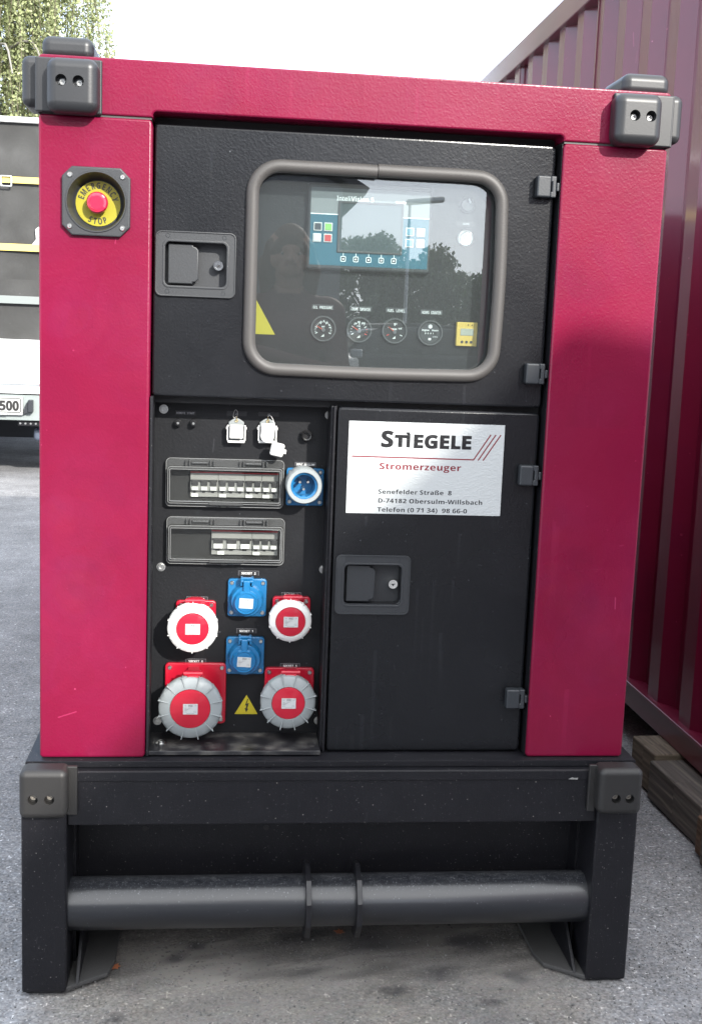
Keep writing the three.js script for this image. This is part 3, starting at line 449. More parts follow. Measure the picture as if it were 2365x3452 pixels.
// plug connectors with locking levers
function connector(x, y, round, lbl) {
  const c = new THREE.Group(); c.name = 'plug_connector'; c.userData.label = lbl; c.position.set(x, y, SP); gen.add(c);
  obj('hood', [ext(poly([[-0.0145, -0.021], [0.0145, -0.021], [0.0145, 0.014], [0.009, 0.018], [0.003, 0.0215], [-0.003, 0.0215], [-0.009, 0.018], [-0.0145, 0.014]]), 0, 0.010, 0.0015), rb(0.025, round ? 0.020 : 0.026, 0.016, 0.004, 0, round ? -0.001 : -0.003, 0.016)], M.lidGrey, c);
  obj('cover', [rb(0.0255, 0.0265, 0.006, 0.0025, 0, round ? 0 : -0.003, 0.0245), ...(round ? [cylZ(0.0127, 0.0127, 0.0216, 0.0273, 0, -0.010, 28)] : [])], M.white, c);
  obj('locking_lever', [rb(0.0035, 0.030, 0.007, 0.0015, -0.0162, -0.006, 0.016), rb(0.0035, 0.030, 0.007, 0.0015, 0.0162, -0.006, 0.016), rb(0.033, 0.0055, 0.006, 0.002, 0, -0.0225, 0.015), rb(0.004, 0.006, 0.009, 0.0015, -0.0175, 0.003, 0.014), rb(0.004, 0.006, 0.009, 0.0015, 0.0175, 0.003, 0.014)], M.white, c);
  obj('eyelet', [new THREE.TorusGeometry(0.0022, 0.0008, 8, 16).translate(0, 0.0165, 0.011), tube([[0, 0.0175, 0.011], [0.0006, 0.022, 0.012], [0, 0.0255, 0.0125]], 0.0007, 8)], M.brass, c);
  return c;
}
const j1 = connector(-0.2085, 1.070, false, 'plug connector with its cover closed');
obj('cord', [tube([[0, 0.0255, 0.0125], [-0.005, 0.022, 0.014], [-0.0058, 0.030, 0.013], [-0.002, 0.0375, 0.0105], [0.0015, 0.034, 0.0105], [0.001, 0.024, 0.012]], 0.0006, 30)], std(C3(0.3, 0.3, 0.29), 0.5), j1);
const j0 = connector(-0.1495, 1.071, true, 'plug connector with its loose cap hanging on a cord');
obj('cord', [tube([[0, 0.0255, 0.0125], [0.004, 0.028, 0.016], [0.009, 0.022, 0.022], [0.013, 0.008, 0.028], [0.0155, -0.010, 0.034], [0.017, -0.022, 0.036]], 0.0007, 30)], std(C3(0.55, 0.55, 0.54), 0.5), j0);
obj('hanging_cap', [rb(0.025, 0.025, 0.018, 0.004, 0, 0, 0).rotateZ(-0.2), rb(0.006, 0.008, 0.008, 0.001, 0.0145, -0.001, 0).rotateZ(-0.2), latheZ([[0, 0.002], [0.004, 0.0022], [0.006, 0.0005]], -0.006, -0.002, 0.009, 16)].map((g) => g.translate(0.0185, -0.0345, 0.036)), M.white, j0);
// breaker cabinets under hinged clear covers
function cabinet(x0, x1, y0, y1, lbl, units) {
  const k = new THREE.Group(); k.name = 'breaker_cabinet'; k.userData.label = lbl; k.position.set(0, 0, SP); gen.add(k);
  const fr = rr(x0, y0, x1, y1, 0.009); fr.holes.push(rr(x0 + 0.006, y0 + 0.010, x1 - 0.006, y1 - 0.018, 0.003, THREE.Path));
  obj('cabinet_frame', [ext(fr, 0, 0.013, 0.003, 3)], M.clearFrame, k);
  const mid = rr(x0 + 0.004, y0 + 0.007, x1 - 0.004, y1 - 0.0155, 0.006); mid.holes.push(rr(x0 + 0.0095, y0 + 0.0135, x1 - 0.0095, y1 - 0.0215, 0.002, THREE.Path));
  const lip = rr(x0 + 0.0075, y0 + 0.0115, x1 - 0.0075, y1 - 0.0195, 0.003); lip.holes.push(rr(x0 + 0.0095, y0 + 0.0135, x1 - 0.0095, y1 - 0.0215, 0.002, THREE.Path));
  obj('cover_rim', [ext(mid, 0.014, 0.022, 0.002, 3), ext(lip, 0.021, 0.027, 0.0009, 2)], M.clearFrame, k);
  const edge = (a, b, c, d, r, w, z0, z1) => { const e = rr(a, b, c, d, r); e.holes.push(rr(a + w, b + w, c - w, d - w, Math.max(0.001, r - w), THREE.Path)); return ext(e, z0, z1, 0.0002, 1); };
  obj('edge_highlight', [edge(x0 + 0.0003, y0 + 0.0003, x1 - 0.0003, y1 - 0.0003, 0.0088, 0.0010, 0.0122, 0.0142), edge(x0 + 0.0042, y0 + 0.0072, x1 - 0.0042, y1 - 0.0157, 0.0058, 0.0009, 0.0215, 0.0228), edge(x0 + 0.0077, y0 + 0.0117, x1 - 0.0077, y1 - 0.0197, 0.003, 0.0008, 0.0265, 0.0277)], std(C3(0.20, 0.205, 0.205), 0.25), k);  // pale rings laid on as the bright edge highlights of the clear cover
  obj('clear_cover', [span(x0 + 0.009, x1 - 0.009, y0 + 0.013, y1 - 0.021, 0.0235, 0.0250)], M.clear, k);
  const L = x1 - x0; for (const f of [0.185, 0.39, 0.64, 0.835]) for (const s of [-1, 1]) obj('hinge_lug', [rb(0.0032, 0.012, 0.009, 0.0012, x0 + L * f + s * 0.0035, y1 - 0.0095, 0.0155)], M.clearFrame, k);
  for (const f of [0.287, 0.737]) obj('hinge_pin', [cylX(0.0028, x0 + L * f - 0.015, x0 + L * f + 0.015, y1 - 0.0085, 0.0165, 12)], M.clearFrame, k);
  obj('latch', [rb(0.066, 0.0075, 0.006, 0.002, (x0 + x1) / 2 + 0.002, y0 + 0.0085, 0.0225), latheZ([[0.0062, 0.002], [0.007, 0.003], [0.0082, 0.002]], 0, 0, 0, 24).scale(1.2, 0.55, 1).translate((x0 + x1) / 2 - 0.002, y0 + 0.004, 0.016)], M.clearFrame, k);
  obj('cabinet_bottom', [span(x0 + 0.006, x1 - 0.006, y0 + 0.0095, y1 - 0.018, 0.0004, 0.0012)], M.dark, k);
  for (const [a, b, poles, txt, big] of units) {
    const u0 = y0 + 0.0185, u1 = y1 - 0.029, H = u1 - u0, body = [], tog = [], red = [], lev = [], p = (b - a) / poles;
    body.push(span(a, b, u0, u1, 0.0012, 0.007, 0.0006), span(a + 0.0003, b - 0.0003, u0 + H * 0.26, u0 + H * 0.72, 0.007, 0.012, 0.0008)); red.push(span(a, b, u1 + 0.0002, u1 + 0.0022, 0.0012, 0.0066));
    for (let i = 0; i < poles; i++) { const q = a + p * (i + 0.5); tog.push(span(q - p * 0.36, q + p * 0.36, u0 + H * (big ? 0.52 : 0.5), u0 + H * 0.715, 0.012, 0.0155, 0.0008), span(q - p * 0.2, q + p * 0.1, u0 + H * 0.17, u0 + H * 0.235, 0.0068, 0.0074)); lev.push(span(q - p * 0.33, q + p * 0.33, u0 + H * 0.30, u0 + H * (big ? 0.5 : 0.44), 0.012, 0.0165, 0.0006)); if (i) body.push(span(q - p * 0.5 - 0.0003, q - p * 0.5 + 0.0003, u0 + H * 0.28, u0 + H * 0.7, 0.012, 0.0124)); }
    tog.push(span(a + 0.001, b - 0.001, u0 + H * 0.655, u0 + H * 0.74, 0.0118, 0.0145, 0.0008));
    obj('circuit_breaker', [body, tog, red, lev], [M.breaker, M.toggle, M.redMark, M.white], k);
    const t = canvas(96, 48, (g) => { g.fillStyle = '#eceeec'; g.fillRect(0, 0, 96, 48); g.fillStyle = '#1a1a1c'; g.font = 'bold 36px sans-serif'; g.textAlign = 'center'; g.textBaseline = 'middle'; g.fillText(txt, 48, 26); });
    print('breaker_tag', 0.0125, 0.0055, a + (big ? 0.0185 : 0.0085), u0 + 0.0032, 0.0082, t, k);
  }
}
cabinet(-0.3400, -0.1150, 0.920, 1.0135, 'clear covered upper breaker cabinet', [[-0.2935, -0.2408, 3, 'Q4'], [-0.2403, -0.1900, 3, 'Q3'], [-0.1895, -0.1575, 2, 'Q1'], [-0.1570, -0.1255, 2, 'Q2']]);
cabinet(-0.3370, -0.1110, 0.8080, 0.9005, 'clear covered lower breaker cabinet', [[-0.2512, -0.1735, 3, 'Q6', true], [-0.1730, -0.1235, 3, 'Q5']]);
// sockets
const pce = (v) => canvas(256, 208, (g) => {
  g.fillStyle = '#a9abab'; g.fillRect(0, 0, 256, 208); g.fillStyle = '#222'; g.font = 'bold 34px sans-serif'; g.textBaseline = 'middle'; if (v) { g.font = '30px sans-serif'; g.fillText('CE', 22, 34); }
  g.strokeStyle = '#222'; g.lineWidth = 3; g.strokeRect(94, 16, 76, 36); g.font = 'bold 34px sans-serif'; g.fillText('PCE', 99, 35); g.font = '18px sans-serif'; g.fillText('IP67', 200, 34);
  g.fillStyle = '#6d6d6d'; for (const [x, y, w] of [[22, 74, 40], [90, 74, 60], [22, 94, 96], [22, 110, 70], [22, 124, 50]]) g.fillRect(x, y, w, 7); g.strokeStyle = '#444'; g.beginPath(); g.ellipse(44, 160, 20, 12, 0, 0, 7); g.stroke(); g.beginPath(); g.arc(208, 156, 18, 0, 7); g.stroke(); if (v) { g.font = '16px sans-serif'; g.fillStyle = '#333'; g.fillText('MADE IN AUSTRIA', 62, 192); }
});
const pceMat = [0, 1].map((v) => std(0xffffff, 0.4, { map: pce(v) }));
function cee(o) { // red industrial socket: flange, barrel, hinged lid with bayonet ring
  const s = new THREE.Group(); s.name = 'industrial_socket'; s.userData.label = o.lbl; s.position.set(0, 0, SP); gen.add(s);
  obj('flange', [ext(rr(o.fx - o.fw / 2, o.fy - o.fh / 2, o.fx + o.fw / 2, o.fy + o.fh / 2, 0.007), 0, 0.010, 0.002, 3), latheZ([[0.001, o.z - 0.018], [o.R * 0.80, o.z - 0.018], [o.R * 0.82, 0.010], [o.R * 0.9, 0.008]], o.x, o.y, 0, 48)], M.ceeRed, s);
  const n = 0.009; for (const [sx, sy] of [[-1, 1], [1, 1], [-1, -1], [1, -1]]) obj('screw', screw(o.fx + sx * (o.fw / 2 - n), o.fy + sy * (o.fh / 2 - n), 0.0098, 0.0046, 0.003), M.steel, s);
  const t = 0.022, lid = [latheZ([[o.r - 0.001, o.z - 0.003], [o.r, o.z - 0.0012], [o.R - 0.005, o.z - 0.0035], [o.R - 0.0015, o.z - 0.006], [o.R, o.z - 0.010], [o.R, o.z - t], [o.R * 0.86, o.z - t - 0.001]], o.x, o.y, 0, 72)];
  for (let i = 0; i < o.ribs; i++) { const a = (i + 0.5) / o.ribs * 2 * Math.PI + (o.turn ?? 0); if (o.long) lid.push(rb(o.R - o.r + 0.0030, 0.0016, 0.0040, 0.0006, (o.R + o.r) / 2 + 0.0012, 0, o.z - 0.0028, 2).rotateZ(a).translate(o.x, o.y, 0)); lid.push(rb(0.0034, 0.0018, t - 0.006, 0.0007, o.R - 0.0003, 0, o.z - t / 2 - 0.003, 2).rotateZ(a).translate(o.x, o.y, 0)); }
  obj('bayonet_ring', lid, o.m, s);
  obj('lid_disc', [latheZ([[0, o.z - 0.0005], [o.r - 0.004, o.z - 0.0002], [o.r - 0.0012, o.z - 0.0010], [o.r - 0.0004, o.z - 0.004], [o.r, o.z - 0.018]], o.x, o.y, 0, 56)], M.ceeRed, s);
  const top = Math.max(o.y + o.R, o.fy + o.fh / 2 - 0.008); obj('lid_hinge', [rb(0.030, 0.013, 0.020, 0.002, o.x + 0.004, top - 0.001, o.z - 0.028), rb(0.022, 0.010, o.z - 0.014, 0.002, o.x + 0.004, top - 0.004, (o.z - 0.014) / 2 + 0.004), cylX(0.0045, o.x - 0.014, o.x + 0.022, top + 0.002, o.z - 0.022, 14)], M.ceeRed, s);
  const p = print('rating_label', 0.0275, 0.0205, o.x + 0.0005, o.y - (o.dy ?? 0), o.z + 0.0007, null, s, pceMat[1]);
}
cee({ lbl: 'red socket with plain white lid, upper left of the sockets', fx: -0.2785, fy: 0.6965, fw: 0.077, fh: 0.077, x: -0.2832, y: 0.6930, z: 0.068, R: 0.0480, r: 0.0315, ribs: 10, m: M.lidWhite });
cee({ lbl: 'smallest red socket, white lid, upper right of the sockets', fx: -0.0930, fy: 0.7080, fw: 0.0745, fh: 0.0745, x: -0.0970, y: 0.7070, z: 0.060, R: 0.0412, r: 0.0295, ribs: 10, m: M.lidWhite });
cee({ lbl: 'largest red socket with grey ribbed lid, lower left', fx: -0.2765, fy: 0.5480, fw: 0.119, fh: 0.123, x: -0.2845, y: 0.5400, z: 0.082, R: 0.0605, r: 0.0390, ribs: 12, m: M.lidGrey, long: true });
cee({ lbl: 'red socket with grey ribbed lid, lower right', fx: -0.0930, fy: 0.5520, fw: 0.0975, fh: 0.0985, x: -0.0970, y: 0.5480, z: 0.070, R: 0.0535, r: 0.0328, ribs: 12, m: M.lidGrey, long: true });
function schuko(x, y, lbl) {
  const s = new THREE.Group(); s.name = 'household_socket'; s.userData.label = lbl; s.position.set(x, y, SP); gen.add(s);
  obj('flange', [ext(rr(-0.0375, -0.0375, 0.0375, 0.0375, 0.006), 0, 0.010, 0.002, 3)], M.blue, s);
  obj('collar', [latheZ([[0.020, 0.030], [0.0285, 0.030], [0.0302, 0.028], [0.0318, 0.012], [0.0345, 0.008]], -0.001, -0.003, 0, 44)], M.blue, s);
  obj('lid', [latheZ([[0, 0.0395], [0.0165, 0.0395], [0.0172, 0.0385], [0.0190, 0.0385], [0.0197, 0.0395], [0.0212, 0.0395], [0.0222, 0.0380], [0.0222, 0.036], [0.0238, 0.0345], [0.0248, 0.030]], -0.0025, -0.0045, 0, 44), rb(0.013, 0.030, 0.008, 0.0025, -0.002, 0.024, 0.0320)], M.blue, s);
  obj('lid_hinge', [rb(0.0045, 0.016, 0.022, 0.0015, -0.0115, 0.035, 0.018), rb(0.0045, 0.016, 0.022, 0.0015, 0.0095, 0.035, 0.018), rb(0.025, 0.0045, 0.008, 0.0015, -0.001, 0.0415, 0.024), cylX(0.003, -0.012, 0.010, 0.036, 0.027, 12)], M.blue, s);
  for (const [a, b] of [[-1, 1], [1, 1], [-1, -1], [1, -1]]) obj('screw', screw(a * 0.0300, b * 0.0295, 0.0098, 0.0044, 0.003), M.steel, s);
  print('rating_label', 0.0265, 0.0195, -0.002, -0.0045, 0.0402, null, s, pceMat[0]).rotation.z = -0.05;
}
schuko(-0.1800, 0.7420, 'upper blue socket, its hinged lid closed'); schuko(-0.1812, 0.6255, 'lower blue socket, its hinged lid closed');
{
  const s = new THREE.Group(); s.name = 'auxiliary_inlet'; s.userData.label = 'blue three pin inlet beside the upper breaker cabinet'; s.position.set(-0.0742, 0.9625, SP); gen.add(s);
  obj('flange', [ext(rr(-0.0362, -0.0365, 0.0362, 0.0365, 0.005), 0, 0.010, 0.002, 3)], M.blue, s);
  for (const [a, b] of [[-1, 1], [1, 1], [-1, -1], [1, -1]]) obj('screw', screw(a * 0.0290, b * 0.0290, 0.0098, 0.0044, 0.003), M.steel, s);
  obj('collar', [latheZ([[0.0252, 0.020], [0.0252, 0.054], [0.0262, 0.056], [0.0325, 0.056], [0.0342, 0.053], [0.0345, 0.010], [0.0300, 0.010]], -0.0045, 0.0075, 0, 56)], M.lidGrey, s);
  obj('shroud', [latheZ([[0.0252, 0.010], [0.0252, 0.052], [0.0240, 0.052], [0.0215, 0.050], [0.0205, 0.046], [0.0200, 0.018], [0, 0.018]], -0.0045, 0.0075, 0, 48), rb(0.008, 0.004, 0.030, 0.001, -0.0045, -0.0135, 0.034)], M.blue, s);
  for (const [a, b] of [[-0.008, 0.006], [0.0075, 0.0065], [-0.0005, -0.0075]]) obj('pin', [latheZ([[0, 0.040], [0.0022, 0.0395], [0.0028, 0.037], [0.0028, 0.018]], a - 0.0040, b + 0.0070, 0, 16)], M.steel, s);
}
// cabinet corner bumpers
const ev = new Evaluator(); ev.attributes = ['position', 'normal', 'uv'];
function holed(geo, holes, depth, zf) { let a = new Brush(geo); a.updateMatrixWorld(); for (const [x, y, r] of holes) { const b = new Brush(new THREE.CylinderGeometry(r, r * 0.9, depth * 2, 28).rotateX(Math.PI / 2).translate(x, y, zf)); b.updateMatrixWorld(); a = ev.evaluate(a, b, SUBTRACTION); } return a.geometry; }
for (const sd of [-1, 1]) {
  const b = new THREE.Group(); b.name = 'corner_bumper'; b.userData.label = sd < 0 ? 'black bumper on the upper left corner' : 'black bumper on the upper right corner'; gen.add(b);
  const hx = [0.5165, 0.4880].map((q) => [sd * q, 1.6600, 0.0105]);
  const px = sd < 0 ? -0.4985 : 0.4895;
  obj('front_pad', [holed(rb(0.0870, 0.0900, 0.050, 0.018, px, 1.6555, 0.018, 5), sd < 0 ? [[-0.5165, 1.6615, 0.0100], [-0.4880, 1.6610, 0.0100]] : [[0.4805, 1.6605, 0.0100], [0.5100, 1.6605, 0.0100]], 0.016, 0.043)], M.rubber, b);
  obj('side_pad', [rb(0.040, 0.086, 0.090, 0.014, sd * 0.572, 1.6690, -0.062, 4)], M.rubber, b);
  obj('top_pad', [rb(0.089, 0.040, 0.130, 0.016, sd * (sd < 0 ? 0.5145 : 0.5215), 1.7285, -0.088, 4)], M.rubber, b);
  obj('corner_plate', [span(Math.min(sd * 0.563, sd * 0.452), Math.max(sd * 0.563, sd * 0.452), 1.6145, 1.7045, -0.001, 0.008, 0.003), span(sd < 0 ? -0.5645 : 0.5595, sd < 0 ? -0.5595 : 0.5645, 1.6145, 1.7045, -0.115, 0.0075, 0.002)], M.rubber, b);
  for (const [x, y] of sd < 0 ? [[-0.5165, 1.6615], [-0.4880, 1.6610]] : [[0.4805, 1.6605], [0.5100, 1.6605]]) obj('screw', [latheZ([[0, 0.003], [0.0022, 0.003], [0.0026, 0.005], [0.0046, 0.005], [0.0052, 0.004], [0.0052, 0], [0.0070, 0], [0.0070, -0.001]], x + 0.001, y - 0.0015, 0.0270, 20)], std(C3(0.34, 0.34, 0.33), 0.35, { metalness: 0.9 }), b);
}
// skid frame
obj('deck_plate', [ext(rr(-0.5845, 0.4400, 0.5845, 0.4535, 0.004), -3.66, 0.015, 0.002, 2)], M.frame, gen);
obj('cross_beam', [span(-0.505, 0.505, 0.3335, 0.4395, -0.045, 0.030, 0.002), span(-0.505, 0.505, 0.4205, 0.4385, 0.0295, 0.0330, 0.001)], M.frame, gen);
const postX = [[-0.5885, -0.5055], [0.5050, 0.5875]];
for (const [a, b] of postX) obj('front_post', [span(a, b, 0.0035, 0.4390, -0.060, 0.040, 0.005), span(a + 0.008, b - 0.008, 0.0005, 0.004, -0.05, 0.034)], M.frame, gen);
const back = obj('back_plate', [span(-0.505, 0.505, 0.120, 0.438, -0.112, -0.105)], M.frame, gen);
for (const x of [-0.371, -0.130]) obj('plate_hole', [cylZ(0.0055, 0.0055, -0.1056, -0.1043, x, 0.2665, 16)], M.dark, back);
{ // towing tube, dust lying on its upper side
  const t = canvas(2048, 512, (g, W, H) => {
    const r = rng(8); g.fillStyle = '#15171c'; g.fillRect(0, 0, W, H);
    for (let i = 0; i < 5200; i++) { const y = H * (0.25 + 0.085 * (r() + r() + r() - 1.5)), x = r() * W, q = 3 + 9 * r(); const gr = g.createRadialGradient(x, y, 0, x, y, q), l = 95 + 30 * r(); gr.addColorStop(0, `rgba(${l},${l},${l - 3},${0.03 + 0.09 * r()})`); gr.addColorStop(1, `rgba(${l},${l},${l},0)`); g.fillStyle = gr; g.fillRect(x - q, y - q, 2 * q, 2 * q); }
    for (let i = 0; i < 9000; i++) { const y = H * (0.27 + 0.1 * (r() + r() + r() - 1.5) * (r() < 0.8 ? 1 : 2.6)), l = 120 + 60 * r(); g.fillStyle = `rgba(${l},${l},${l},${0.10 + 0.34 * r()})`; g.beginPath(); g.arc(r() * W, y, 0.8 + 1.7 * r() ** 3, 0, 7); g.fill(); }
  });
  const cg = new THREE.CylinderGeometry(0.050, 0.050, 1.012, 64, 1, true); // u runs round the tube
  const uv = cg.attributes.uv; for (let i = 0; i < uv.count; i++) uv.setXY(i, uv.getY(i), uv.getX(i)); t.wrapS = t.wrapT = THREE.RepeatWrapping;
  cg.rotateY(Math.PI); cg.rotateZ(Math.PI / 2); cg.translate(0, 0.1535, -0.020);
  // set v from the height angle so that the dust lies on top
  { const p = cg.attributes.position; for (let i = 0; i < p.count; i++) { const a = Math.atan2(p.getY(i) - 0.1535, p.getZ(i) + 0.020); uv.setXY(i, (p.getX(i) + 0.506) / 1.012, 1 - (a / (2 * Math.PI) + 0.5) + 0.0 < 0 ? 0 : (a + Math.PI) / (2 * Math.PI)); } }
  const o = shadow(new THREE.Mesh(cg, phy(0xffffff, 0.4, { map: t, clearcoat: 0.6, clearcoatRoughness: 0.2 }))); o.name = 'tow_tube'; gen.add(o); t.flipY = true;
  for (const x of [-0.0510, 0.0470]) { const s = new THREE.Shape(); for (let i = 0; i < 10; i++) { const a = (i + 0.5) / 10 * 2 * Math.PI; s[i ? 'lineTo' : 'moveTo'](0.0735 * Math.cos(a), 0.0735 * Math.sin(a)); } s.closePath(); obj('tube_collar', [ext(s, -0.005, 0.005, 0.001).rotateY(Math.PI / 2).translate(x, 0.1545, -0.020)], std(0xffffff, 0.42, { map: frameMap }), gen); }
}
for (const sd of [-1, 1]) { // runners with a flat inner foot flange
  const f = poly([[0.508, -3.5], [0.508, 0.038], [0.484, 0.020], [0.434, -0.014], [0.424, -0.06], [0.422, -3.5]].map(([x, z]) => [sd * x, -z])); const g = ext(f, 0.003, 0.012, 0.001).rotateX(-Math.PI / 2);
  obj('skid_foot', [g], std(C3(0.045, 0.044, 0.043), 0.8, { bumpMap: grain, bumpScale: 0.0004 }), gen, 'dusty flat foot flange of the skid'); obj('skid_runner', [span(Math.min(sd * 0.512, sd * 0.5), Math.max(sd * 0.512, sd * 0.5), 0.010, 0.438, -3.6, -0.058), span(Math.min(sd * 0.5, sd * 0.475), Math.max(sd * 0.5, sd * 0.475), 0.09, 0.125, -0.30, -0.1), ext(poly([[-0.01, 0.012], [0.16, 0.012], [0.16, 0.13], [0.12, 0.13]]), -0.003, 0.003, 0.001).rotateY(Math.PI / 2).translate(sd * 0.488, 0, 0.015)], M.frame, gen);
  const b = new THREE.Group(); b.name = 'frame_bumper'; b.userData.label = sd < 0 ? 'worn bumper on the lower left post' : 'worn bumper on the lower right post'; gen.add(b);
  const px = sd < 0 ? -0.5440 : 0.5385, hs = sd < 0 ? [[-0.5620, 0.4010, 0.0095], [-0.5325, 0.4010, 0.0095]] : [[0.5295, 0.3960, 0.0095], [0.5565, 0.3960, 0.0095]];
  obj('front_pad', [holed(rb(0.0865, 0.0925, 0.052, 0.013, px, 0.4090, 0.046, 5), hs, 0.014, 0.072)], M.dirtyRubber, b);
  obj('corner_flange', [span(sd < 0 ? -0.5050 : 0.4830, sd < 0 ? -0.4865 : 0.4985, 0.3590, 0.4530, 0.0335, 0.0425, 0.002)], M.dirtyRubber, b);
  for (const [x, y] of hs) obj('screw', [latheZ([[0, 0.003], [0.003, 0.003], [0.0034, 0.005], [0.0055, 0.005], [0.006, 0.004], [0.006, 0]], x, y + 0.002, 0.0575, 18)], std(C3(0.28, 0.26, 0.23), 0.5, { metalness: 0.7 }), b);
}
obj('paint_chip', [ext(poly([[-0.012, 0], [0.011, -0.001], [0.012, 0.004], [0.004, 0.003], [-0.003, 0.005]]), 0, 0.0006).scale(0.8, 0.7, 1).translate(0.4545, 0.4215, 0.0330)], M.breaker, gen);
//@@REST
// ------------------------------------------------------------------ shipping containers
const contMap = wrap(speckTex(12, [92, 6, 38], [210, 150, 160], 220, 0.6, 2.4, 1024, 30), 1.7);
M.container = phy(0xffffff, 0.42, { map: contMap, clearcoat: 0.8, clearcoatRoughness: 0.1, bumpMap: scaled(smudgeR, 1.3), bumpScale: 0.001 });
function corrugated(p0, p1, y0, y1, inward, phase) { // sheet from p0 to p1 (x, z); inward is the unit vector into the container
  const L = Math.hypot(p1[0] - p0[0], p1[1] - p0[1]), d = [(p1[0] - p0[0]) / L, (p1[1] - p0[1]) / L], P = 0.2455, D = 0.036, prof = [[0, 0]];
  for (let k = -2; k * P + phase < L + P; k++) for (const [s, q] of [[0, 0], [0.050, D], [0.115, D], [0.166, 0]]) { const t = k * P + phase + s; if (t > 0.01 && t < L - 0.01) prof.push([t, q]); }
  prof.push([L, 0]);
  const pos = []; const pt = ([t, q], y) => [p0[0] + d[0] * t + inward[0] * q, y, p0[1] + d[1] * t + inward[1] * q];
  for (let i = 0; i < prof.length - 1; i++) { const a = pt(prof[i], y0), b = pt(prof[i + 1], y0), c = pt(prof[i + 1], y1), e = pt(prof[i], y1); pos.push(...a, ...b, ...c, ...a, ...c, ...e); }
  const g = new THREE.BufferGeometry(); g.setAttribute('position', new THREE.Float32BufferAttribute(pos, 3)); g.computeVertexNormals(); return g;
}
function container(x0, zn, zf, yb, lbl, phase) {
  const W = 2.44, x1 = x0 + W, H = 2.59 - yb, top = 2.59, t = thing('shipping_container', lbl, 'container', [x0 + W / 2, 0, (zn + zf) / 2], 0);
  const sh = (gs) => gs.map((g) => g.translate(-(x0 + W / 2), 0, -(zn + zf) / 2)), e = 0.02;
  const put = (n, gs, m = M.container) => obj(n, sh(gs), m, t);
  put('side_wall', [corrugated([x0 + e, zf + 0.1], [x0 + e, zn - 0.1], 0.205, 2.492, [1, 0], phase)]);
  put('side_wall', [corrugated([x1 - e, zf + 0.1], [x1 - e, zn - 0.1], 0.205, 2.492, [-1, 0], 0.1)]);
  put('end_wall', [corrugated([x0 + 0.1, zn - e], [x1 - 0.1, zn - e], 0.205, 2.492, [0, -1], 0.08)]); put('end_wall', [corrugated([x0 + 0.1, zf + e], [x1 - 0.1, zf + e], 0.205, 2.492, [0, 1], 0.08)]);
  for (const x of [x0, x1 - 0.06]) { put('top_rail', [span(x, x + 0.06, 2.488, 2.585, zf + 0.1, zn - 0.1, 0.005)]); put('bottom_rail', [span(x + 0.012, x + 0.06, yb + 0.01, 0.200, zf + 0.1, zn - 0.1, 0.003), span(x + (x === x0 ? 0 : 0.0), x + 0.06, 0.196, 0.208, zf + 0.1, zn - 0.1, 0.003)]); }
  for (const z of [zn - 0.06, zf]) { put('top_rail', [span(x0 + 0.1, x1 - 0.1, 2.488, 2.585, z, z + 0.06, 0.005)]); put('bottom_rail', [span(x0 + 0.1, x1 - 0.1, yb + 0.01, 0.208, z, z + 0.06, 0.005)]); }
  for (const x of [x0, x1 - 0.1]) for (const z of [zn - 0.1, zf]) { put('corner_post', [span(x + 0.002, x + 0.098, yb + 0.118, 2.472, z + 0.002, z + 0.098, 0.006)]); for (const y of [yb, 2.472]) put('corner_casting', [span(x, x + 0.1, y, y + 0.118, z, z + 0.1, 0.008)]); }
  put('roof', [span(x0 + 0.055, x1 - 0.055, 2.545, 2.575, zf + 0.055, zn - 0.055)]); put('floor_pan', [span(x0 + 0.06, x1 - 0.06, yb + 0.02, 0.19, zf + 0.06, zn - 0.06)], M.frame);
  return t;
}
const CX = 1.05;
const c1 = container(CX, -0.32, -4.62, 0.115, 'dark red corrugated container on timbers right beside the generator', ((-2.827) - (-4.52)) % 0.2455);
obj('weld_seam', [span(-1.22 + 0.016, -1.22 + 0.0195, 0.21, 2.49, -2.155 + 2.47, -2.145 + 2.47), span(-1.22 + 0.016, -1.22 + 0.0195, 0.21, 2.49, -3.295 + 2.47, -3.285 + 2.47)], M.container, c1);
const c2 = container(1.54, 4.95, 2.28, 0.115, 'dark red corrugated container standing in the yard in front of the generator', 0.1);
c2.position.set(2.629, 0, 3.668); c2.rotation.y = -0.08;
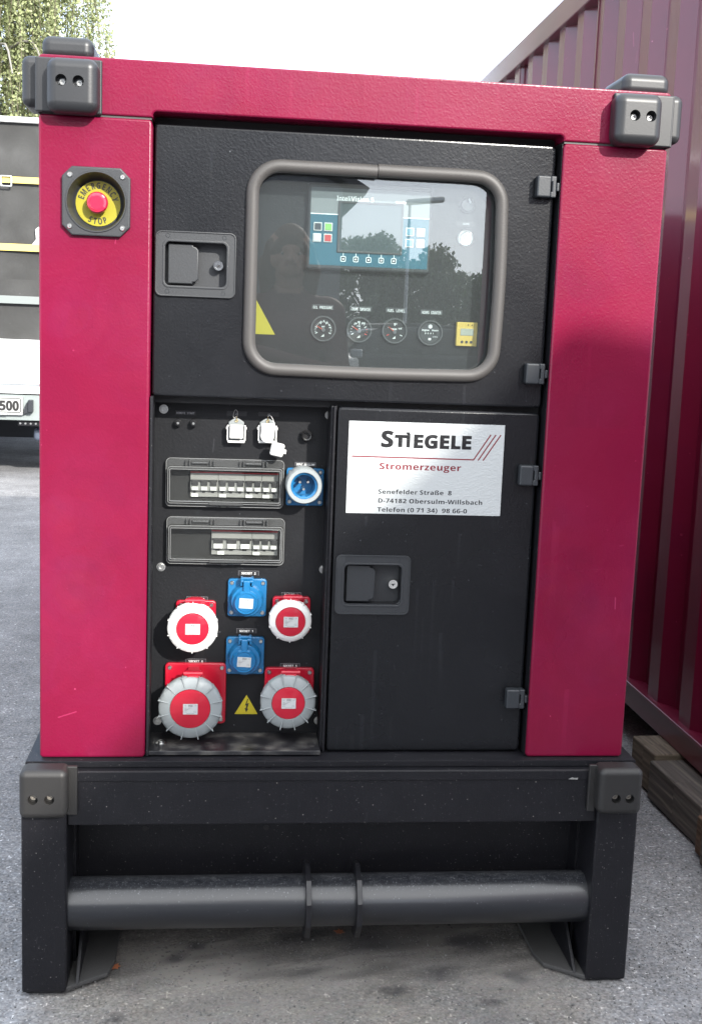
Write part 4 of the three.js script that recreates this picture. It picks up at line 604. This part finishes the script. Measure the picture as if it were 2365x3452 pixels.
// timbers under the container
{
  const wood = (seed, c) => { const r = rng(seed), t = canvas(512, 128, (g, W, H) => { g.fillStyle = c; g.fillRect(0, 0, W, H); for (let i = 0; i < 420; i++) { g.strokeStyle = `rgba(${r() < 0.5 ? '30,24,18' : '205,190,170'},${0.03 + 0.09 * r()})`; g.lineWidth = 0.5 + 1.6 * r(); const y = r() * H; g.beginPath(); g.moveTo(0, y); g.bezierCurveTo(W * 0.3, y + (r() - 0.5) * 12, W * 0.6, y + (r() - 0.5) * 12, W, y + (r() - 0.5) * 8); g.stroke(); } }); return wrap(t, 0.5); };
  const w1 = std(0xffffff, 0.85, { map: wood(1, '#51473a'), bumpMap: grain, bumpScale: 0.0006 }), w2 = std(0xffffff, 0.85, { map: wood(2, '#3e3936'), bumpMap: grain, bumpScale: 0.0006 }), w3 = std(0xffffff, 0.85, { map: wood(3, '#4a301f'), bumpMap: grain, bumpScale: 0.0006 });
  const timber = (lbl, m, x0, x1, y0, y1, z0, z1, ry, notch) => {
    const t = thing('timber_baulk', lbl, 'timber', [(x0 + x1) / 2, y0, (z0 + z1) / 2], ry, null), w = x1 - x0, h = y1 - y0, l = z1 - z0;
    const bm = obj('beam', [rb(w, h, l, 0.006, 0, h / 2, 0)], m, t), U = bm.geometry.attributes.uv, Q = bm.geometry.attributes.position; for (let i = 0; i < U.count; i += 3) if (Math.min(Q.getY(i), Q.getY(i + 1), Q.getY(i + 2)) > h - 0.004) for (let k = i; k < i + 3; k++) U.setXY(k, Q.getZ(k), Q.getX(k) + 0.07); if (notch) obj('split', [bx(0.0025, 0.0016, l * 0.96).rotateY(0.02).translate(-w * 0.12, h + 0.0002, 0)], M.dark, t); return t;
  };
  timber('short pale timber block with a sawn top under the container', w1, 0.985, 1.30, 0.001, 0.124, -1.062, -0.902, 0.06);
  timber('long grey timber with a split along its top', w2, 0.978, 1.30, 0.001, 0.112, -0.890, -0.562, 0.045, true);
  timber('brown timber end in the gap beside the split timber', w3, 0.968, 1.28, 0.001, 0.100, -0.545, -0.490, 0.05);
  timber('dark timber nearest the camera under the container', w2, 0.960, 1.28, 0.001, 0.092, -0.478, -0.12, 0.05);
  timber('timber under the far part of the container', w1, 1.02, 1.30, 0.001, 0.114, -2.1, -1.75, 0);
}
// ------------------------------------------------------------------ the trailer on the left
{
  const zt = -6.8, xr = -1.18, xl = -3.62, t = thing('flatbed_trailer', 'white trailer with grey covered load and yellow straps beside the birch', 'trailer', [-2.643, 0, -7.70]);
  const k = 1.1, dy = -0.1256, sh = (gs) => gs.map((g) => g.translate(-(xr + xl) / 2, 0, -zt).scale(k, k, k).translate(0, dy, 0)), put = (n, gs, m, p = t, l) => obj(n, sh(gs), m, p, l);
  const tarpT = canvas(1024, 1024, (g) => { const r = rng(55); g.fillStyle = '#363635'; g.fillRect(0, 0, 1024, 1024); for (let i = 0; i < 400; i++) { const x = r() * 1024, y = r() * 1024, q = 20 + r() * 120, l = r() < 0.5 ? 120 : 20; const gr = g.createRadialGradient(x, y, 0, x, y, q); gr.addColorStop(0, `rgba(${l},${l},${l},0.08)`); gr.addColorStop(1, `rgba(${l},${l},${l},0)`); g.fillStyle = gr; g.fillRect(x - q, y - q, 2 * q, 2 * q); } for (let i = 0; i < 60; i++) { g.strokeStyle = `rgba(190,185,180,${0.1 + 0.3 * r()})`; g.lineWidth = 1 + r(); const x = r() * 1024, y = r() * 1024; g.beginPath(); g.moveTo(x, y); g.lineTo(x + 20 * (r() - 0.5), y + 20 * (r() - 0.5)); g.stroke(); } });
  const tg = new THREE.PlaneGeometry(xr - xl, 1.56, 90, 60), tp = tg.attributes.position;
  for (let i = 0; i < tp.count; i++) { const x = tp.getX(i), y = tp.getY(i); tp.setZ(i, 0.018 * (vnoise(x * 1.6 + 9, y * 1.2 + 9, 64, 3) - 0.5) + 0.008 * (vnoise(x * 5 + 9, y * 4 + 9, 64, 4) - 0.5)); }
  tg.computeVertexNormals(); const tarp = std(0xffffff, 0.85, { map: wrap(tarpT, 1.6), bumpMap: grain, bumpScale: 0.0006 });
  put('tarpaulin', [tg.translate((xr + xl) / 2, 1.13 + 0.78, zt), span(xl, xr, 1.14, 2.68, zt - 4.4, zt - 0.03)], tarp, t, 'grey load cover');
  put('top_rail', [span(xl - 0.02, xr + 0.02, 2.675, 2.715, zt - 4.4, zt + 0.035, 0.006)], M.white);
  const yel = std(C3(0.62, 0.50, 0.14), 0.7), strap = (y, h, sag, m = yel, n = 'lashing_strap') => { const g = new THREE.PlaneGeometry(xr - xl + 0.02, h, 40, 1), p = g.attributes.position; for (let i = 0; i < p.count; i++) { const u = p.getX(i); p.setY(i, p.getY(i) + y + sag * Math.sin(u * 2.2)); p.setZ(i, 0.004 * Math.sin(u * 9)); } g.computeVertexNormals(); const g2 = g.clone().translate(0, 0, -0.006); return put(n, [g.translate((xr + xl) / 2, 0, zt + 0.032), g2.translate((xr + xl) / 2, 0, zt + 0.032)], m); };
  const s1 = strap(2.262, 0.045, 0.012); strap(1.795, 0.050, 0.002); put('steel_strip', [span(xl, xr, 1.392, 1.448, zt + 0.024, zt + 0.034, 0.002)], std(C3(0.19, 0.21, 0.205), 0.5));
  const bu = rr(-1.845, 2.222, -1.762, 2.302, 0.008); bu.holes.push(rr(-1.835, 2.232, -1.772, 2.292, 0.006, THREE.Path)); put('buckle', [ext(bu, zt + 0.036, zt + 0.044, 0.002)], M.steel, s1);
  put('pale_patch', [ext(poly([[-1.20, 2.02], [-1.555, 2.005], [-1.57, 1.955], [-1.60, 1.93], [-1.595, 1.86], [-1.625, 1.82], [-1.20, 1.82]]), zt + 0.026, zt + 0.030)], M.white, t, 'torn white patch');
  const alu = std(C3(0.80, 0.81, 0.81), 0.4), lower = std(C3(0.22, 0.25, 0.245), 0.5);
  put('drop_side', [span(xl, xr, 0.806, 1.132, zt - 0.02, zt + 0.05, 0.006)], alu); put('drop_side', [span(xl, xr, 0.735, 0.790, zt - 0.02, zt + 0.052, 0.006)], alu); put('side_groove', [span(xl, xr, 0.788, 0.808, zt - 0.02, zt + 0.042)], M.galv);
  put('rear_beam', [span(xl, xr, 0.535, 0.728, zt - 0.15, zt + 0.03, 0.006)], lower);
  put('chassis', [span(xl + 0.4, xr - 0.4, 0.52, 0.80, zt - 4.2, zt - 0.16), span(xl, xr, 0.80, 1.13, zt - 4.4, zt - 0.03)], M.frame);
  const plate = canvas(512, 128, (g) => { g.fillStyle = '#9c9d9a'; g.fillRect(0, 0, 512, 128); g.strokeStyle = '#1a1a1a'; g.lineWidth = 5; rrect(g, 5, 5, 502, 118, 12); g.stroke(); g.fillStyle = '#1d1d1d'; g.lineWidth = 6; g.strokeStyle = '#1d1d1d'; g.font = 'bold 112px sans-serif'; g.textBaseline = 'middle'; g.save(); g.translate(500, 69); g.scale(0.76, 1); g.textAlign = 'right'; g.fillText('2500', -6, 0); g.strokeText('2500', -6, 0); g.restore(); });
  const pl = print('licence_plate', 0.572, 0.121, (-1.700 - 0.26 - (xr + xl) / 2) * k, 0.648 * k + dy, 0.068, plate, t, null, 0.003); pl.rotation.z = 0; pl.userData.label = 'licence plate ending in 2500';
  put('plate_holder', [span(-2.25, -1.690, 0.575, 0.712, zt + 0.03, zt + 0.0585, 0.004), span(-2.2, -1.80, 0.575, 0.592, zt + 0.05, zt + 0.068, 0.003)], std(C3(0.3, 0.31, 0.31), 0.5));
  put('marker_lamp', [span(-1.650, -1.615, 0.600, 0.692, zt + 0.03, zt + 0.085, 0.006), ext(poly([[-1.687, 0.585], [-1.665, 0.66], [-1.650, 0.685], [-1.650, 0.60]]), zt + 0.031, zt + 0.07)], M.hinge);
  put('shade_sheet', [span(xl + 0.05, xr - 0.02, 0.27, 0.52, zt - 1.45, zt - 1.44)], std(C3(0.02, 0.023, 0.03), 0.6)); put('underrun_bar', [span(-1.735, xr, 0.492, 0.530, zt - 0.06, zt + 0.0, 0.003)], M.frame); for (let i = 0; i < 5; i++) put('bar_bolt', [cylZ(0.008, 0.007, zt + 0.0005, zt + 0.006, -1.718 + i * 0.038, 0.511, 12)], M.steel);  // the full-width dark sheet is added to deepen the shade beneath the trailer
  for (const [x, z] of [[xr - 0.24, zt - 0.75], [xl + 0.24, zt - 0.75], [xr - 0.24, zt - 1.75], [xl + 0.24, zt - 1.75]]) { const w = new THREE.Group(); w.name = 'wheel'; w.position.set((x - (xr + xl) / 2) * k, 0.36, (z - zt) * k); t.add(w); obj('tyre', [latheZ([[0.21, -0.11], [0.33, -0.115], [0.358, -0.08], [0.36, 0], [0.358, 0.08], [0.33, 0.115], [0.21, 0.11]], 0, 0, 0, 40).rotateY(Math.PI / 2)], M.dirtyRubber, w); obj('rim', [latheZ([[0, 0.05], [0.06, 0.06], [0.09, 0.03], [0.19, 0.045], [0.215, 0.11]], 0, 0, 0, 32).rotateY(x > (xr + xl) / 2 ? Math.PI / 2 : -Math.PI / 2)], M.galv, w); }
  put('mudguard', [span(xr - 0.46, xr - 0.05, 0.37, 0.47, zt - 0.30, zt - 0.10, 0.03)], std(C3(0.07, 0.085, 0.12), 0.4));
}
// ------------------------------------------------------------------ trees
const leafG = (() => { const g = new THREE.BufferGeometry(); g.setAttribute('position', new THREE.Float32BufferAttribute([0, 0, 0, 0.5, 0.45, 0.06, 0, 1, 0, 0, 0, 0, 0, 1, 0, -0.5, 0.45, 0.06], 3)); g.computeVertexNormals(); g.setAttribute('uv', new THREE.Float32BufferAttribute(new Float32Array(12), 2)); return g; })();
function leaves(parent, pts, size, cols, seed, m) {
  const r = rng(seed), im = new THREE.InstancedMesh(leafG, m, pts.length), q = new THREE.Quaternion(), e = new THREE.Euler(), mm = new THREE.Matrix4(), c = new THREE.Color();
  pts.forEach((p, i) => { e.set(r() * 6.3, r() * 6.3, r() * 6.3); q.setFromEuler(e); const s = size * (0.6 + 0.8 * r()); mm.compose(new THREE.Vector3(...p), q, new THREE.Vector3(s * 0.8, s, s)); im.setMatrixAt(i, mm); const [a, b] = cols, k = r(), l = 0.75 + 0.5 * r(); im.setColorAt(i, c.setRGB((a[0] + (b[0] - a[0]) * k) * l, (a[1] + (b[1] - a[1]) * k) * l, (a[2] + (b[2] - a[2]) * k) * l)); });
  im.name = 'crown'; im.userData.kind = 'stuff'; shadow(im); parent.add(im); return im;
}
const leafM = phy(0xffffff, 0.75, { transmission: 0.35, thickness: 0, side: THREE.DoubleSide });
const limb = (pts, r0, r1) => { const c = new THREE.CatmullRomCurve3(pts.map((p) => new THREE.Vector3(...p))), g = new THREE.TubeGeometry(c, 14, 1, 7), P = g.attributes.position; for (let i = 0; i <= 14; i++) { const o = c.getPointAt(i / 14), r = r0 + (r1 - r0) * i / 14; for (let k = 0; k <= 7; k++) { const n = i * 8 + k; P.setXYZ(n, o.x + (P.getX(n) - o.x) * r, o.y + (P.getY(n) - o.y) * r, o.z + (P.getZ(n) - o.z) * r); } } g.computeVertexNormals(); return g; };
{ // weeping birch
  const r = rng(5), t = thing('birch_tree', 'tall weeping birch with hanging yellowish green twigs behind the trailer', 'tree', [-4.7, 0, -19.5]), pts = [], twigs = [];
  const limbs = [limb([[0, 0, 0], [0.1, 3, 0], [-0.05, 6, 0.05], [0.05, 9, 0], [0, 11.5, 0]], 0.17, 0.03)];
  for (let i = 0; i < 26; i++) { const h = 2.6 + 8 * r(), a = r() * 6.28, l = (2.3 - Math.max(0, h - 7) * 0.3) * (0.7 + 0.4 * r()); limbs.push(limb([[0, h, 0], [Math.cos(a) * l * 0.45, h + 0.9, Math.sin(a) * l * 0.45], [Math.cos(a) * l * 0.85, h + 1.0, Math.sin(a) * l * 0.85], [Math.cos(a) * l, h + 0.5, Math.sin(a) * l]], 0.05, 0.012)); }
  for (let i = 0; i < 820; i++) {
    const a = r() * 6.28, h0 = 4 + 8 * Math.pow(r(), 0.8), R = Math.min(2.5, 0.6 + (12.2 - h0) * 0.5) * Math.sqrt(0.12 + 0.88 * r()) * (0.86 + 0.2 * Math.sin(a * 3 + 1) * 0.6), x = R * Math.cos(a), z = R * Math.sin(a), l = 1.2 + 3.2 * r(), dx = 0.15 * (r() - 0.3), n = Math.round(l * 84);
    const line = []; for (let k = 0; k <= 5; k++) line.push([x + dx * k / 5 + 0.05 * Math.sin(k * 1.7 + i), h0 - l * k / 5, z + 0.04 * Math.cos(k + i)]); twigs.push(tube(line, 0.006, 8, 3));
    for (let k = 0; k < n; k++) { const u = k / n; const y = h0 - l * u; if (y > 1.8) pts.push([x + dx * u + 0.05 * Math.sin(u * 5 * 1.7 + i) + 0.11 * (r() - 0.5), y + 0.05 * (r() - 0.5), z + 0.13 * (r() - 0.5)]); }
  }
  obj('trunk', [...limbs], std(C3(0.20, 0.19, 0.17), 0.85), t); obj('hanging_twigs', twigs, std(C3(0.14, 0.12, 0.08), 0.8), t).userData.kind = 'stuff';
  leaves(t, pts, 0.058, [[0.22, 0.26, 0.10], [0.40, 0.43, 0.22]], 6, leafM);
}
function broadleaf(x, z, h, R, seed, lbl) {
  const r = rng(seed), t = thing('broadleaf_tree', lbl, 'tree', [x, 0, z], 0, 'broadleaf trees round the yard'), pts = [], lim = [limb([[0, 0, 0], [0.1, h * 0.3, 0], [0, h * 0.6, 0.1]], 0.16, 0.06)], cl = [];
  for (let i = 0; i < 34; i++) { const a = r() * 6.28, v = r(), y = h * (0.16 + 0.8 * v), q = R * Math.sin(Math.PI * (0.16 + 0.74 * v)) * Math.sqrt(r()), c = [q * Math.cos(a), y, q * Math.sin(a)], s = R * (0.2 + 0.2 * r()); cl.push([c, s]); if (i % 3 === 0) lim.push(limb([[0, h * 0.25 * (1 + v), 0], [c[0] * 0.5, (y + h * 0.4) / 2, c[2] * 0.5], c], 0.05, 0.012)); }
  for (const [c, s] of cl) for (let k = 0; k < 300; k++) { const u = r() * 2 - 1, a = r() * 6.28, q = s * Math.cbrt(r()), w = Math.sqrt(1 - u * u); pts.push([c[0] + q * w * Math.cos(a), c[1] + q * u * 0.8, c[2] + q * w * Math.sin(a)]); }
  obj('trunk', lim, std(C3(0.1, 0.08, 0.06), 0.85), t); leaves(t, pts, 0.15, [[0.035, 0.06, 0.025], [0.07, 0.11, 0.035]], seed + 1, leafM);
}
[[2.2, 33, 5.2, 1.5, 'slender dark green tree behind the shed, seen mirrored in the window'], [4.0, 34, 4.4, 1.5, 'full green tree beside the slender one across the yard'], [5.6, 32, 3.7, 1.5, 'low rounded tree behind the street lamp'], [7.4, 35, 3.3, 1.7, 'broad low tree right of the street lamp'], [9.6, 34, 4.2, 1.9, 'broad green tree behind the parked cars'], [-8, 30, 8, 2.6, 'large tree left of the shed'], [14, 36, 8, 2.8, 'large tree far beyond the container'], [-9.4, -17.5, 12, 3.4, 'tall dark tree left of the weeping birch'], [-13.5, -13, 12, 3.4, 'tall dark tree left of the trailer']].forEach((a, i) => broadleaf(a[0], a[1], a[2], a[3], 100 + 7 * i, a[4]));
// ------------------------------------------------------------------ across the yard (mirrored in the window)
{
  const s = thing('storage_shed', 'grey clad storage shed with a dark pitched roof across the yard', 'shed', [-3.2, 0, 19]), clad = std(C3(0.11, 0.11, 0.115), 0.7), W = 4.65;
  obj('wall', [ext(poly([[-W, 0], [W, 0], [W, 3.4], [0, 6.1], [-W, 3.4]]), -3.5, 3.5)], clad, s);
  const ro = new THREE.Group(); for (const k of [-1, 1]) { const g = bx(5.75, 0.12, 7.4).translate(k * 2.9, 0, 0).applyMatrix4(new THREE.Matrix4().makeRotationZ(-k * Math.atan2(2.7, W))).translate(0, 6.25, 0); obj('roof', [g], std(C3(0.05, 0.045, 0.045), 0.7), s); }
  obj('door', [span(-1.6, 1.6, 0, 2.8, -3.54, -3.505, 0.01)], std(C3(0.2, 0.21, 0.22), 0.6), s);
  for (const x of [-3.4, 2.6]) { const w = obj('window', [span(x - 0.6, x + 0.6, 1.2, 2.3, -3.53, -3.505, 0.01)], M.white, s); obj('pane', [span(x - 0.52, x + 0.52, 1.28, 2.22, -3.537, -3.531)], phy(C3(0.03, 0.035, 0.04), 0.05), w); }
  const l = thing('street_lamp', 'grey street lamp with a flat head across the yard', 'street lamp', [3.75, 0, 24]);
  obj('pole', [new THREE.CylinderGeometry(0.03, 0.05, 4.2, 16).translate(0, 2.1, 0)], M.galv, l); obj('lamp_head', [rb(0.85, 0.12, 0.24, 0.05).rotateZ(0.12).translate(0.34, 4.25, 0)], M.galv, l);
}
function car(name, lbl, x, z, turn, paint) {
  const t = thing(name, lbl, 'car', [x, 0, z], turn, 'cars parked across the yard');
  const side = new THREE.Shape(); side.moveTo(-2.05, 0.30); side.lineTo(-2.10, 0.62); side.quadraticCurveTo(-2.06, 0.86, -1.9, 0.93); side.lineTo(-1.0, 1.0); side.lineTo(1.95, 0.98); side.quadraticCurveTo(2.08, 0.8, 2.06, 0.5); side.lineTo(2.0, 0.3);
  side.lineTo(1.68, 0.28); side.absarc(1.32, 0.31, 0.36, 0, Math.PI, false); side.lineTo(-0.96, 0.28); side.absarc(-1.32, 0.31, 0.36, 0, Math.PI, false); side.closePath();
  const S = (sh, w, b) => { const g = ext(sh, -w / 2, w / 2, b, 4, 20); return g.rotateY(Math.PI / 2); };
  obj('body', [S(side, 1.74, 0.07)], paint, t);
  const cab = new THREE.Shape(); cab.moveTo(-1.1, 0.97); cab.quadraticCurveTo(-0.5, 1.36, -0.25, 1.42); cab.quadraticCurveTo(0.7, 1.5, 1.35, 1.40); cab.quadraticCurveTo(1.75, 1.25, 1.92, 0.97); cab.closePath();
  obj('windows', [S(cab, 1.50, 0.10)], phy(C3(0.02, 0.022, 0.025), 0.12), t);
  const roof = new THREE.Shape(); roof.moveTo(-0.38, 1.385); roof.quadraticCurveTo(0.7, 1.50, 1.40, 1.385); roof.lineTo(1.36, 1.44); roof.quadraticCurveTo(0.7, 1.535, -0.28, 1.43); roof.closePath(); obj('roof', [S(roof, 1.40, 0.012)], paint, t);
  for (const sx of [-1, 1]) { for (const z of [-1.32, 1.32]) { const w = new THREE.Group(); w.name = 'wheel'; w.position.set(sx * 0.78, 0.31, z); t.add(w); obj('tyre', [latheZ([[0.2, -0.09], [0.29, -0.095], [0.31, -0.06], [0.31, 0.06], [0.29, 0.095], [0.2, 0.09]], 0, 0, 0, 32).rotateY(Math.PI / 2)], M.dirtyRubber, w); obj('rim', [latheZ([[0, 0.06], [0.05, 0.06], [0.07, 0.03], [0.19, 0.05], [0.205, 0.09]], 0, 0, 0, 24).rotateY(sx * Math.PI / 2)], M.galv, w); }
    obj('mirror', [rb(0.16, 0.11, 0.09, 0.03, sx * 0.93, 1.03, -0.72)], paint, t); obj('headlight', [rb(0.34, 0.12, 0.08, 0.03, sx * 0.62, 0.78, -2.05)], std(C3(0.4, 0.4, 0.4), 0.5), t); obj('tail_lamp', [rb(0.16, 0.26, 0.08, 0.03, sx * 0.76, 0.86, 2.02)], phy(C3(0.3, 0.01, 0.01), 0.2, { clearcoat: 1 }), t); }
  return t;
}
car('silver_car', 'silver hatchback parked across the yard beside the container', 0.62, 13.6, 0.15, phy(C3(0.30, 0.31, 0.32), 0.45));
car('black_car', 'black hatchback parked further back across the yard', 3.4, 17.5, 1.35, std(C3(0.02, 0.02, 0.022), 0.55));
{ // the photographer, mirrored in the window: one continuous body, arms forward to the phone
  const t = thing('person', 'person in a dark red jacket and blue trousers holding up a phone', 'person', [0.02, 0, 2.66]);
  const red = [0.055, 0.006, 0.010], blue = [0.02, 0.025, 0.045], skin = [0.22, 0.12, 0.085], hair = [0.045, 0.018, 0.012], shoe = [0.02, 0.018, 0.016], lip = [0.15, 0.05, 0.04];
  function blend(bones, [cx, cy, cz], S, N, K) { // smooth union of tapered capsules, meshed; coloured by the nearest one
    const mc = new MarchingCubes(N, new THREE.MeshBasicMaterial(), false, false, 120000), f = new Float32Array(N ** 3), half = N / 2, cell = S / half, o = [cx, cy, cz];
    const dist = ([a, b, r0, r1], x, y, z) => { const d0 = b[0] - a[0], d1 = b[1] - a[1], d2 = b[2] - a[2], L = d0 * d0 + d1 * d1 + d2 * d2 || 1e-9; x -= a[0]; y -= a[1]; z -= a[2]; const u = Math.max(0, Math.min(1, (x * d0 + y * d1 + z * d2) / L)); return Math.hypot(x - u * d0, y - u * d1, z - u * d2) - (r0 + (r1 - r0) * u); };
    for (const q of bones) {
      const [a, b, r0, r1] = q, R = Math.max(r0, r1) + 6 / K, lim = (k, s) => Math.max(0, Math.min(N - 1, Math.round(((s < 0 ? Math.min(a[k], b[k]) - R : Math.max(a[k], b[k]) + R) - o[k]) / cell + half)));
      for (let k = lim(2, -1); k <= lim(2, 1); k++) for (let j = lim(1, -1); j <= lim(1, 1); j++) for (let i = lim(0, -1); i <= lim(0, 1); i++) f[i + N * (j + N * k)] += Math.exp(-K * dist(q, cx + (i - half) * cell, cy + (j - half) * cell, cz + (k - half) * cell));
    }
    for (let i = 0; i < f.length; i++) mc.field[i] = f[i] > 1e-4 ? Math.log(f[i]) / K : -9 / K;
    mc.isolation = 0; mc.update();
    const n = mc.count, pos = new Float32Array(n * 3), col = new Float32Array(n * 3);
    for (let i = 0; i < n; i++) { const x = cx + mc.positionArray[3 * i] * S, y = cy + mc.positionArray[3 * i + 1] * S, z = cz + mc.positionArray[3 * i + 2] * S; pos.set([x, y, z], 3 * i); let best = 9, c = red; for (const q of bones) { const e = dist(q, x, y, z); if (e < best) { best = e; c = q[4]; } } if (c === red && y < 0.875) c = blue; if (c === blue && y >= 0.875) c = red; if (c === skin && y < 1.415 && z > -0.2) c = red; col.set(c, 3 * i); }
    const g = new THREE.BufferGeometry(); g.setAttribute('position', new THREE.BufferAttribute(pos, 3)); g.setAttribute('color', new THREE.BufferAttribute(col, 3)); const w = mergeVertices(g, cell * 0.01); w.computeVertexNormals(); return w;
  }
  const body = [], head = [], hands = [[], []], px = -0.253, pz = 2.152 - 2.66, py = 1.238;
  body.push([[0, 0.92, 0], [0, 1.02, 0.005], 0.13, 0.122, red], [[-0.045, 0.90, 0.01], [0.045, 0.90, 0.01], 0.118, 0.118, red], [[-0.03, 1.08, 0], [0.03, 1.08, 0], 0.112, 0.112, red], [[-0.06, 1.24, 0.01], [0.06, 1.24, 0.01], 0.118, 0.118, red], [[-0.15, 1.345, 0.015], [0.15, 1.345, 0.015], 0.062, 0.062, red], [[-0.05, 1.385, 0.01], [0.05, 1.385, 0.01], 0.056, 0.056, red], [[0, 1.38, 0.005], [0, 1.47, -0.015], 0.054, 0.05, skin]);
  for (const s of [-1, 1]) {
    body.push([[s * 0.088, 0.86, 0], [s * 0.10, 0.47, -0.02], 0.092, 0.058, blue], [[s * 0.10, 0.47, -0.02], [s * 0.102, 0.37, 0.005], 0.058, 0.060, blue], [[s * 0.102, 0.37, 0.005], [s * 0.105, 0.09, 0.02], 0.058, 0.042, blue], [[s * 0.105, 0.048, 0.04], [s * 0.118, 0.036, -0.13], 0.042, 0.036, shoe]);
    const w = [px + s * 0.082, py - 0.055, pz + 0.085]; body.push([[s * 0.182, 1.34, 0.015], [s * 0.215, 1.08, -0.06], 0.056, 0.046, red], [[s * 0.215, 1.08, -0.06], w, 0.046, 0.034, red]);
    const h = hands[(s + 1) / 2], P = (x, y, z) => [px + s * x, py + y, pz + z];
    h.push([w, P(0.070, -0.028, 0.052), 0.027, 0.026, skin], [P(0.070, -0.030, 0.052), P(0.060, 0.018, 0.036), 0.021, 0.016, skin], [P(0.072, -0.034, 0.050), P(0.064, -0.036, 0.036), 0.021, 0.017, skin]);
    for (let k = 0; k < 4; k++) { const y = 0.028 - k * 0.0205, q = [0.004, 0, 0.002, 0.008][k]; h.push([P(0.062, y - 0.006, 0.034), P(0.0505, y, 0.004), 0.0095, 0.0088, skin], [P(0.0505, y, 0.004), P(0.0445, y + 0.001, -0.011), 0.0088, 0.0084, skin], [P(0.0445, y + 0.001, -0.011), P(0.021 + q, y + 0.003, -0.0125), 0.0084, 0.0074, skin]); }
    h.push([P(0.068, -0.018, 0.046), P(0.050, 0.004, 0.030), 0.0135, 0.0108, skin], [P(0.050, 0.004, 0.030), P(0.026, 0.022, 0.015), 0.0108, 0.0088, skin]);
  }
  // head bowed a little towards the phone
  head.push([[0, 1.46, -0.018], [0, 1.50, -0.025], 0.052, 0.055, skin], [[0, 1.585, -0.012], [0, 1.60, -0.018], 0.083, 0.080, skin], [[0, 1.525, -0.062], [0, 1.56, -0.05], 0.048, 0.058, skin], [[-0.018, 1.507, -0.083], [0.018, 1.507, -0.083], 0.020, 0.020, skin], [[0, 1.575, -0.106], [0, 1.547, -0.121], 0.0075, 0.0115, skin], [[-0.009, 1.545, -0.112], [0.009, 1.545, -0.112], 0.0085, 0.0085, skin], [[-0.016, 1.526, -0.1035], [0.016, 1.526, -0.1035], 0.0055, 0.0055, lip]);
  for (const s of [-1, 1]) head.push([[s * 0.018, 1.592, -0.098], [s * 0.046, 1.590, -0.084], 0.0075, 0.007, skin], [[s * 0.082, 1.555, -0.008], [s * 0.087, 1.585, 0.0], 0.011, 0.015, skin], [[s * 0.045, 1.55, -0.07], [s * 0.05, 1.545, -0.06], 0.026, 0.026, skin]);
  for (const s of [-1, 1]) head.push([[s * 0.070, 1.60, -0.035], [s * 0.088, 1.50, -0.015], 0.030, 0.036, hair], [[s * 0.088, 1.50, -0.015], [s * 0.092, 1.43, 0.0], 0.036, 0.026, hair], [[s * 0.012, 1.628, -0.085], [s * 0.060, 1.585, -0.078], 0.022, 0.020, hair]);
  head.push([[-0.07, 1.52, 0.04], [0.07, 1.52, 0.04], 0.062, 0.062, hair], [[0, 1.612, 0.0], [0, 1.630, -0.03], 0.080, 0.064, hair], [[0, 1.56, 0.025], [0, 1.60, 0.015], 0.072, 0.080, hair], [[-0.058, 1.60, 0.0], [0.058, 1.60, 0.0], 0.037, 0.037, hair]);
  const g = mergeGeometries([blend(body, [-0.03, 0.75, -0.2], 0.78, 130, 70), blend(head, [0, 1.545, -0.02], 0.175, 90, 150), ...[-1, 1].map((s, i) => blend(hands[i], [px + s * 0.055, py - 0.005, pz + 0.035], 0.085, 64, 420))]);
  const m = shadow(new THREE.Mesh(g, std(0xffffff, 0.75, { vertexColors: true }))); m.name = 'body'; t.add(m);
  for (const s of [-1, 1]) { obj('eye', [new THREE.SphereGeometry(0.0125, 16, 12).translate(s * 0.0315, 1.571, -0.0905)], std(C3(0.2, 0.19, 0.18), 0.5), t); obj('iris', [new THREE.SphereGeometry(0.0062, 12, 10).translate(s * 0.0312, 1.5695, -0.0985)], std(C3(0.03, 0.02, 0.015), 0.2), t); }
  const ph = thing('smartphone', 'black phone held up in both hands by the person', 'phone', [-0.233, 1.238, 2.152]); obj('phone_case', [rb(0.072, 0.146, 0.008, 0.0038, 0, 0, 0)], M.darkGloss, ph); obj('screen', [rb(0.066, 0.134, 0.001, 0.0004, 0, 0, 0.0042)], phy(C3(0.02, 0.02, 0.022), 0.05), ph);
}
// fallen leaves by the skid
{ const leaf = (x, z, s, a, lbl) => { const p = [[0, -1], [0.25, -0.45], [0.7, -0.5], [0.5, -0.05], [0.85, 0.35], [0.35, 0.35], [0, 1], [-0.35, 0.4], [-0.8, 0.3], [-0.5, -0.1], [-0.7, -0.55], [-0.2, -0.45]].map(([u, v]) => [u * s, v * s]); const g = ext(poly(p), 0, 0.0005), P = g.attributes.position; for (let i = 0; i < P.count; i++) P.setZ(i, P.getZ(i) + 6 * P.getX(i) ** 2 + 4 * P.getY(i) ** 2); g.computeVertexNormals(); const o = obj('fallen_leaf', [g.rotateX(-Math.PI / 2).rotateY(a)], std(C3(0.28, 0.09, 0.035), 0.7)); o.position.set(x, 0.002, z); o.userData = { label: lbl, category: 'leaf' }; };
  leaf(-0.424, -0.052, 0.014, 0.6, 'curled brown leaf lying beside the left skid foot'); leaf(-0.445, -0.038, 0.009, 2.1, 'small brown leaf touching the left skid foot'); leaf(0.034, -0.171, 0.013, 1.2, 'reddish brown leaf on the ground under the tow tube'); }
renderer.render(scene, camera);
